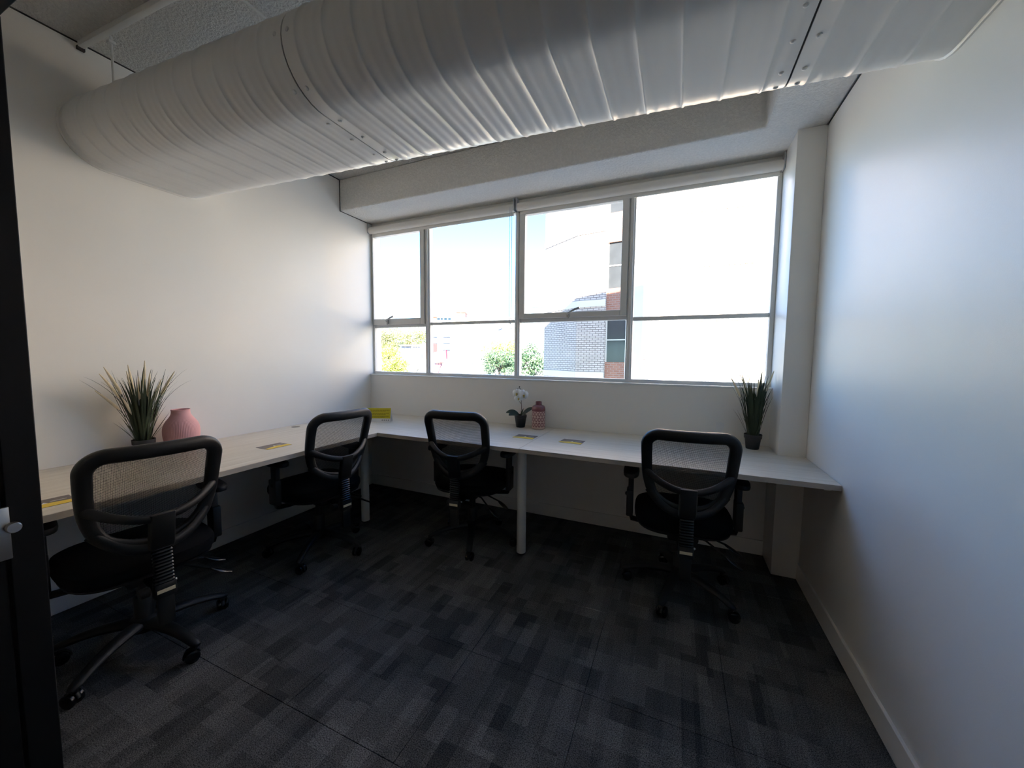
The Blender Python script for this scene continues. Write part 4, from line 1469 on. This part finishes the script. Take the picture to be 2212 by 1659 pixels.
# beige office block with ribbon windows
f = Facade('office_block', 'beige office block with rows of dark windows behind the tree', 1007, 126, radians(3))
f.rect('front_wall', 975, 687, 1038.5, 808, M_BEI, 0.0, 0.6, ground=True)
sw = f.rect('side_wall', 1038.5, 686.5, 1039.5, 808, M_BEI2, 0.0, 26.0, ground=True)
sw.rotation_euler = (0, 0, radians(-26))
f.rect('roof_edge', 975, 686.2, 1039, 688, M_BEI2, -0.3, 3.0)
f.rect('back_wall', 976, 688, 1036, 808, M_BEI2, 20.0, 20.5, ground=True)
rows = [(704.5, 707.5), (716.2, 725.2), (737, 746.2), (757.8, 767.5), (779, 788.2), (800, 806)]
xs = [(978.2 + i * 6.65, 983.2 + i * 6.65) for i in range(9)]
for v0, v1 in rows:
    f.rect('window_band', 977.2, v0 - 0.7, 1037.2, v1 + 0.7, M_LITE, -0.08, 0.0)
    for u0, u1 in xs:
        f.rect('window', u0, v0, u1, v1, M_FWIN, -0.14, -0.08)

# white apartments with balconies and red brick top
f = Facade('apartment_block', 'white apartment block with stacked balconies and a red brick top corner', 953, 150, radians(-4))
f.rect('wall', 930, 700, 976, 808, M_WHT, 0.0, 14, ground=True)
f.rect('brick_corner', 930, 677, 941.5, 700.5, M_FBR, 0.2, 12)
f.rect('penthouse', 941.5, 684, 976, 700.5, M_WHT, 1.0, 12)
f.rect('roof_slab', 934, 682.5, 978, 684.5, M_LITE, -0.6, 13)
f.rect('attic', 944, 676.5, 985, 683, M_WHT, 4, 12)
for u0, u1 in ((943.5, 949), (951, 955), (958, 964), (967, 972.5)):
    f.rect('window', u0, 686.5, u1, 694.5, M_FWIN, 0.9, 1.0)
for u0, u1 in ((946, 950), (953, 958), (960, 963)):
    f.rect('window', u0, 678, u1, 681, M_FWINB, 3.9, 4.0)
for k, v in enumerate((713.5, 727.5, 741.5, 755.5)):
    for u0, u1 in ((933, 944), (957.5, 972)):
        rc = f.rect('balcony_recess', u0, v, u1, v + 9, M_SLATE, -0.06, 0.0)
        f.rect('balcony_slab', u0 - 0.6, v + 9, u1 + 0.6, v + 10.6, M_LITE, -1.4, 0.0)
        f.rect('balcony_screen', u0 + (u1 - u0) * .35, v + 4.5, u1, v + 9, M_GRY, -1.4, -1.3)
    f.rect('window', 949.5, v, 953, v + 7, M_FWIN, -0.08, 0.0)

# buildings on the skyline behind the office block
f = Facade('brick_penthouse', 'red brick and white roof storey behind the beige office', 996, 165)
f.rect('wall', 986, 674.5, 1004.5, 700, M_FBR, 0, 8, ground=True)
f.rect('roof', 984, 672.8, 1006, 674.8, M_WHT, -0.6, 8.5)
for u0 in (989.5, 997):
    f.rect('window', u0, 678, u0 + 4.4, 684, M_LITE, -0.1, 0)
f = Facade('domed_turret', 'small white domed turret on the skyline', 1043, 190)
f.rect('drum', 1038.5, 680, 1049, 700, M_WHT, 0, 2.4, ground=True)
x_, z_ = f.P(1043.8, 680)
MB().dome((x_, 1.2, z_), 1.25, (0, 0, 1), 1.0, 16, 6).build('dome', M_WHT, f.e, smooth=True)
MB().tube([(x_ - .6, 1.2, z_ + 1), (x_ - .6, 1.2, z_ + 2.8)], 0.09, 6).build('mast', M_SLATE, f.e)
f = Facade('plant_room', 'grey square building with a vent on the skyline', 1068, 175)
f.rect('wall', 1052.5, 682, 1084, 708, M_GRY, 0, 8, ground=True)
f.rect('roof', 1051.5, 680.8, 1085, 682.4, M_LITE, -0.3, 8.2)
f.rect('vent', 1064, 677.5, 1073, 681, M_LITE, 1, 3)
f = Facade('cream_terrace', 'cream low building with a row of openings next to the window mullion', 1099, 150)
f.rect('wall', 1085, 686, 1116, 730, M_CRM, 0, 8, ground=True)
f.rect('roof', 1084.5, 684.8, 1117, 686.4, M_WHT, -0.4, 8.2)
for u0 in (1089, 1097, 1105):
    f.rect('window', u0, 689, u0 + 5, 693, M_SLATE, -0.1, 0)
for u0 in range(1098, 1112, 3):
    f.rect('window', u0, 704, u0 + 1.6, 707.5, M_SLATE, -0.1, 0)
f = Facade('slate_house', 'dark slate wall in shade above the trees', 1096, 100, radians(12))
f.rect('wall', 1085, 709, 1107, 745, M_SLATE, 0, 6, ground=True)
f.rect('parapet', 1084.5, 707.5, 1107.5, 709.4, M_GRY, -0.2, 6.1)

# grey office with blue windows by the brick building
f = Facade('grey_office', 'grey office with bands of pale blue windows beside the brick building', 1150, 100, radians(6))
f.rect('wall', 1122, 647.5, 1182, 808, M_GRY, 0, 12, ground=True)
f.rect('parapet', 1121, 645, 1183, 648, M_LITE, -0.25, 12.2)
f.rect('window', 1139, 654.3, 1166, 663.6, M_FWIN, -0.12, 0)
f.rect('window', 1169, 654.3, 1180, 663.6, M_FWIN, -0.12, 0)
for v0 in (676, 697, 716.3, 736.5, 757):
    f.rect('window_band', 1127, v0 - .8, 1181, v0 + 9.8, M_LITE, -0.06, 0)
    for i in range(6):
        u0 = 1130.5 + i * 8.1 + (2.5 if i > 3 else 0)
        f.rect('window', u0, v0, u0 + 6.6, v0 + 9, M_FWINB, -0.14, -0.06)

# white tower on the far left
f = Facade('apartment_tower', 'white high-rise flats on the skyline beside the left wall', 815, 230, radians(-8))
f.rect('wall', 799, 657.5, 822, 720, M_WHT, 0, 12, ground=True)
f.rect('wall', 822, 655, 838.5, 720, M_WHT, 0.6, 12, ground=True)
f.rect('glazed_bay', 809.5, 655.5, 821, 690, M_GRY, -0.4, 0)
f.rect('window', 802.5, 657, 808, 660, M_SLATE, -0.15, 0)
for v0 in (661, 666, 671.5, 676.5, 682, 687):
    f.rect('window', 809.5, v0, 820.5, v0 + 2.6, M_FWIN, -0.55, -0.4)
    f.rect('window', 824, v0, 829.5, v0 + 2.6, M_FWIN, 0.45, 0.6)
    f.rect('window', 832.5, v0 + .5, 836.5, v0 + 3, M_SLATE, 0.45, 0.6)

# low grey house with roof storey
f = Facade('grey_house', 'grey rendered house with two pale windows among the trees', 888, 95)
f.rect('wall', 866, 760, 911, 806, M_GRY, 0, 8, ground=True)
f.rect('roof_storey', 863.5, 746.5, 889, 760.5, M_GRY, 0.5, 8)
f.rect('roof_storey', 889, 746.5, 911, 760.5, M_CRM, 0.3, 8)
f.rect('roof', 862.5, 744.8, 912, 747, M_WHT, -0.5, 8.5)
for u0, u1 in ((867, 872.5), (875, 880), (881, 885.5)):
    f.rect('window', u0, 748.5, u1, 755, M_SLATE, 0.35, 0.5)
for u0 in (891.5, 897, 902.5):
    f.rect('window', u0, 749, u0 + 3.6, 753, M_SLATE, 0.15, 0.3)
for u0 in (868.5, 878):
    f.rect('window', u0, 765.5, u0 + 5, 776.5, M_LITE, -0.1, 0)
f.rect('door_panel', 899.5, 764, 911, 790, M_BEI2, -0.15, 0)
f = Facade('white_house', 'white house with one small dark window below the red brick gable', 918, 88)
f.rect('wall', 911, 775, 934, 808, M_WHT, 0, 6, ground=True)
f.rect('gable', 911.5, 741, 934, 775.5, M_FBR, 0.6, 6)
f.rect('window', 914.5, 782, 918, 787, M_SLATE, -0.1, 0)

# red sail canopy and roofs at the bottom of the view
f = Facade('red_canopy', 'bright red pitched canopy beside the white apartments', 950, 78, cat='canopy')
def poly_px(name, pts, y0, y1, mat, fac):
    P = [fac.P(u, v) for u, v in pts]
    vs = [(x, y0, z) for x, z in P] + [(x, y1, z) for x, z in P]
    n = len(P)
    fs = [tuple(range(n)), tuple(range(2 * n - 1, n - 1, -1))] + [(i, (i + 1) % n, n + (i + 1) % n, n + i) for i in range(n)]
    return MB().add(vs, fs).build(name, mat, fac.e)
poly_px('canopy_peak', [(951, 775.5), (964.3, 775.5), (963, 756)], 0.0, 1.5, M_RED, f)
poly_px('slate_roof', [(932, 776), (951, 776), (962, 756.5), (936, 761)], 0.8, 3.0, M_SLATE, f)
poly_px('canopy_skirt', [(936, 775), (965, 777), (952, 783.5), (944, 782)], -1.2, 0.0, M_RED, f)
f.rect('shop_front', 936, 783, 966, 793, M_CRM, 0.2, 3)
f.rect('shop_front', 936, 793, 966, 830, M_CRM, 0.2, 3, ground=True)
for u0 in (939, 945, 951):
    f.rect('opening', u0, 785, u0 + 3.5, 790, M_SLATE, 0.1, 0.2)
poly_px('lower_awning', [(932, 786), (957, 788), (951, 806), (932, 806)], -2.5, -1.8, M_RED, f)
f = Facade('terrace_roof', 'cream roofs and chimney below the beige office', 975, 70, cat='roof')
poly_px('roof_slope', [(951, 806), (959, 791), (989, 793), (992, 806)], 0, 5, M_CRM, f)
f.rect('chimney', 987, 782, 996.5, 806, M_GRY, -0.6, 0.4)
f.rect('chimney_pot', 989.5, 777.5, 994.5, 782.2, M_FBR, -0.4, 0.1)
f.rect('parapet', 996, 800, 1036, 808, M_WHT, 1, 3)
f.rect('house_wall', 951, 806, 1036, 860, M_CRM, 0.5, 4, ground=True)
f = Facade('tan_roof', 'tan pitched roof under the grey house', 893, 72, cat='roof')
poly_px('roof_slope', [(880, 806), (893, 790.5), (904, 791), (897, 806)], 0, 5, M_CRM, f)
poly_px('roof_slope', [(897, 806), (906, 794), (922, 793), (924, 806)], 0.5, 5, M_WHT, f)
poly_px('roof_slope', [(830, 806), (834, 793.5), (850, 793), (854, 806)], 0, 5, M_CRM, f)
f.rect('house_wall', 828, 806, 926, 860, M_CRM, 0.8, 4, ground=True)

# trees
def leaf_mat(name, a, b_):
    mt, nt, b = nodes_of(name)
    geo = N(nt, 'ShaderNodeNewGeometry')
    mx = N(nt, 'ShaderNodeMix', data_type='RGBA')
    mx.inputs[6].default_value = (*a, 1)
    mx.inputs[7].default_value = (*b_, 1)
    nt.links.new(geo.outputs['Random Per Island'], mx.inputs[0])
    nt.links.new(mx.outputs[2], b.inputs['Base Color'])
    b.inputs['Roughness'].default_value = 0.7
    b.inputs['Subsurface Weight'].default_value = 0.0
    return mt
M_T1 = leaf_mat('leaf_yellow_green', (0.24, 0.29, 0.04), (0.48, 0.50, 0.10))
M_T2 = leaf_mat('leaf_olive', (0.20, 0.21, 0.07), (0.36, 0.34, 0.15))
M_T3 = leaf_mat('leaf_shaded_green', (0.05, 0.11, 0.06), (0.14, 0.22, 0.10))  # dark green with the crown's shade put into the leaf colour
M_BARK = plain('bark', (0.10, 0.08, 0.06), 0.9)
def tree(label, u, v, depth, rx, rz, mat, n, leaf, seed, group='trees outside the window'):
    """crown centred on pixel (u, v); rx / rz half sizes in metres"""
    rnd = random.Random(seed)
    c = at(u, v, depth)
    r = tag(empty('tree', (c.x, c.y, GROUND)), label, 'tree', group)
    hz = c.z - GROUND
    clumps = []
    for i in range(26):
        while True:
            p = Vector((rnd.uniform(-1, 1), rnd.uniform(-1, 1), rnd.uniform(-0.9, 1)))
            if 0.25 < p.length < 1:
                break
        clumps.append((Vector((p.x * rx * .78, p.y * rx * .78, hz + p.z * rz * .78)), rnd.uniform(.26, .42)))
    vs, fs = [], []
    for i in range(n):
        cc, cr = rnd.choice(clumps)
        while True:
            q = Vector((rnd.gauss(0, 1), rnd.gauss(0, 1), rnd.gauss(0, 1)))
            if q.length > 0.1:
                break
        q.normalize()
        k = cr * (0.75 + 0.3 * rnd.random())
        p = cc + Vector((q.x * rx * k, q.y * rx * k, q.z * rz * k))
        nr = (q + Vector((rnd.gauss(0, .5), rnd.gauss(0, .5), rnd.gauss(0, .5)))).normalized()
        t1 = nr.orthogonal().normalized()
        t1 = Matrix.Rotation(rnd.uniform(0, 2 * pi), 3, nr) @ t1
        t2 = nr.cross(t1)
        s = leaf * rnd.uniform(.6, 1.3)
        o = len(vs)
        vs += [p - t1 * s, p - t2 * s * .55, p + t1 * s, p + t2 * s * .55]
        fs.append((o, o + 1, o + 2, o + 3))
    cr = MB().add(vs, fs).build('crown', mat, r)
    cr['kind'] = 'stuff'
    tr = MB().tube([(0, 0, -0.3), (0.1, 0, hz * .5), (0, 0.1, hz)], [0.035 * rx + .15, 0.03 * rx + .1, 0.02 * rx + .05], 8)
    for i in range(6):
        a = 2 * pi * i / 6 + rnd.random()
        tr.tube([(0, 0, hz - rz * .5), (cos(a) * rx * .3, sin(a) * rx * .3, hz), (cos(a) * rx * .6, sin(a) * rx * .6, hz + rz * .3)], [0.02 * rx + .05, 0.015 * rx + .03, 0.02], 6)
    tr.build('trunk', M_BARK, r, smooth=True)
tree('bright yellow-green tree against the left edge of the window', 824, 775, 67, 4.6, 3.4, M_T1, 5200, 0.16, 1)
tree('bright yellow-green tree behind the tan roof', 858, 792, 56, 2.4, 1.6, M_T1, 2200, 0.15, 8)
tree('olive tree on the hill directly under the white high-rise', 818, 726, 132, 6.5, 4.6, M_T2, 3400, 0.30, 2)
tree('olive tree on the hill above the grey house roof', 886, 728, 150, 8.4, 5.2, M_T2, 4200, 0.30, 3)
tree('olive tree on the hill between the other two hill trees', 850, 722, 178, 8.0, 5.6, M_T2, 3600, 0.30, 4)
tree('yellow-green tree rising behind the dark tree and office wall', 1090, 764, 60, 3.6, 2.6, M_T1, 3600, 0.15, 5)
tree('large tree with shade put into its dark green leaves in front of the beige office', 1078, 782, 50, 2.9, 2.1, M_T3, 5200, 0.12, 6)
tree('tree with shade put into its dark green leaves in front of the grey office windows', 1148, 785, 42, 2.1, 2.3, M_T3, 3200, 0.13, 7)
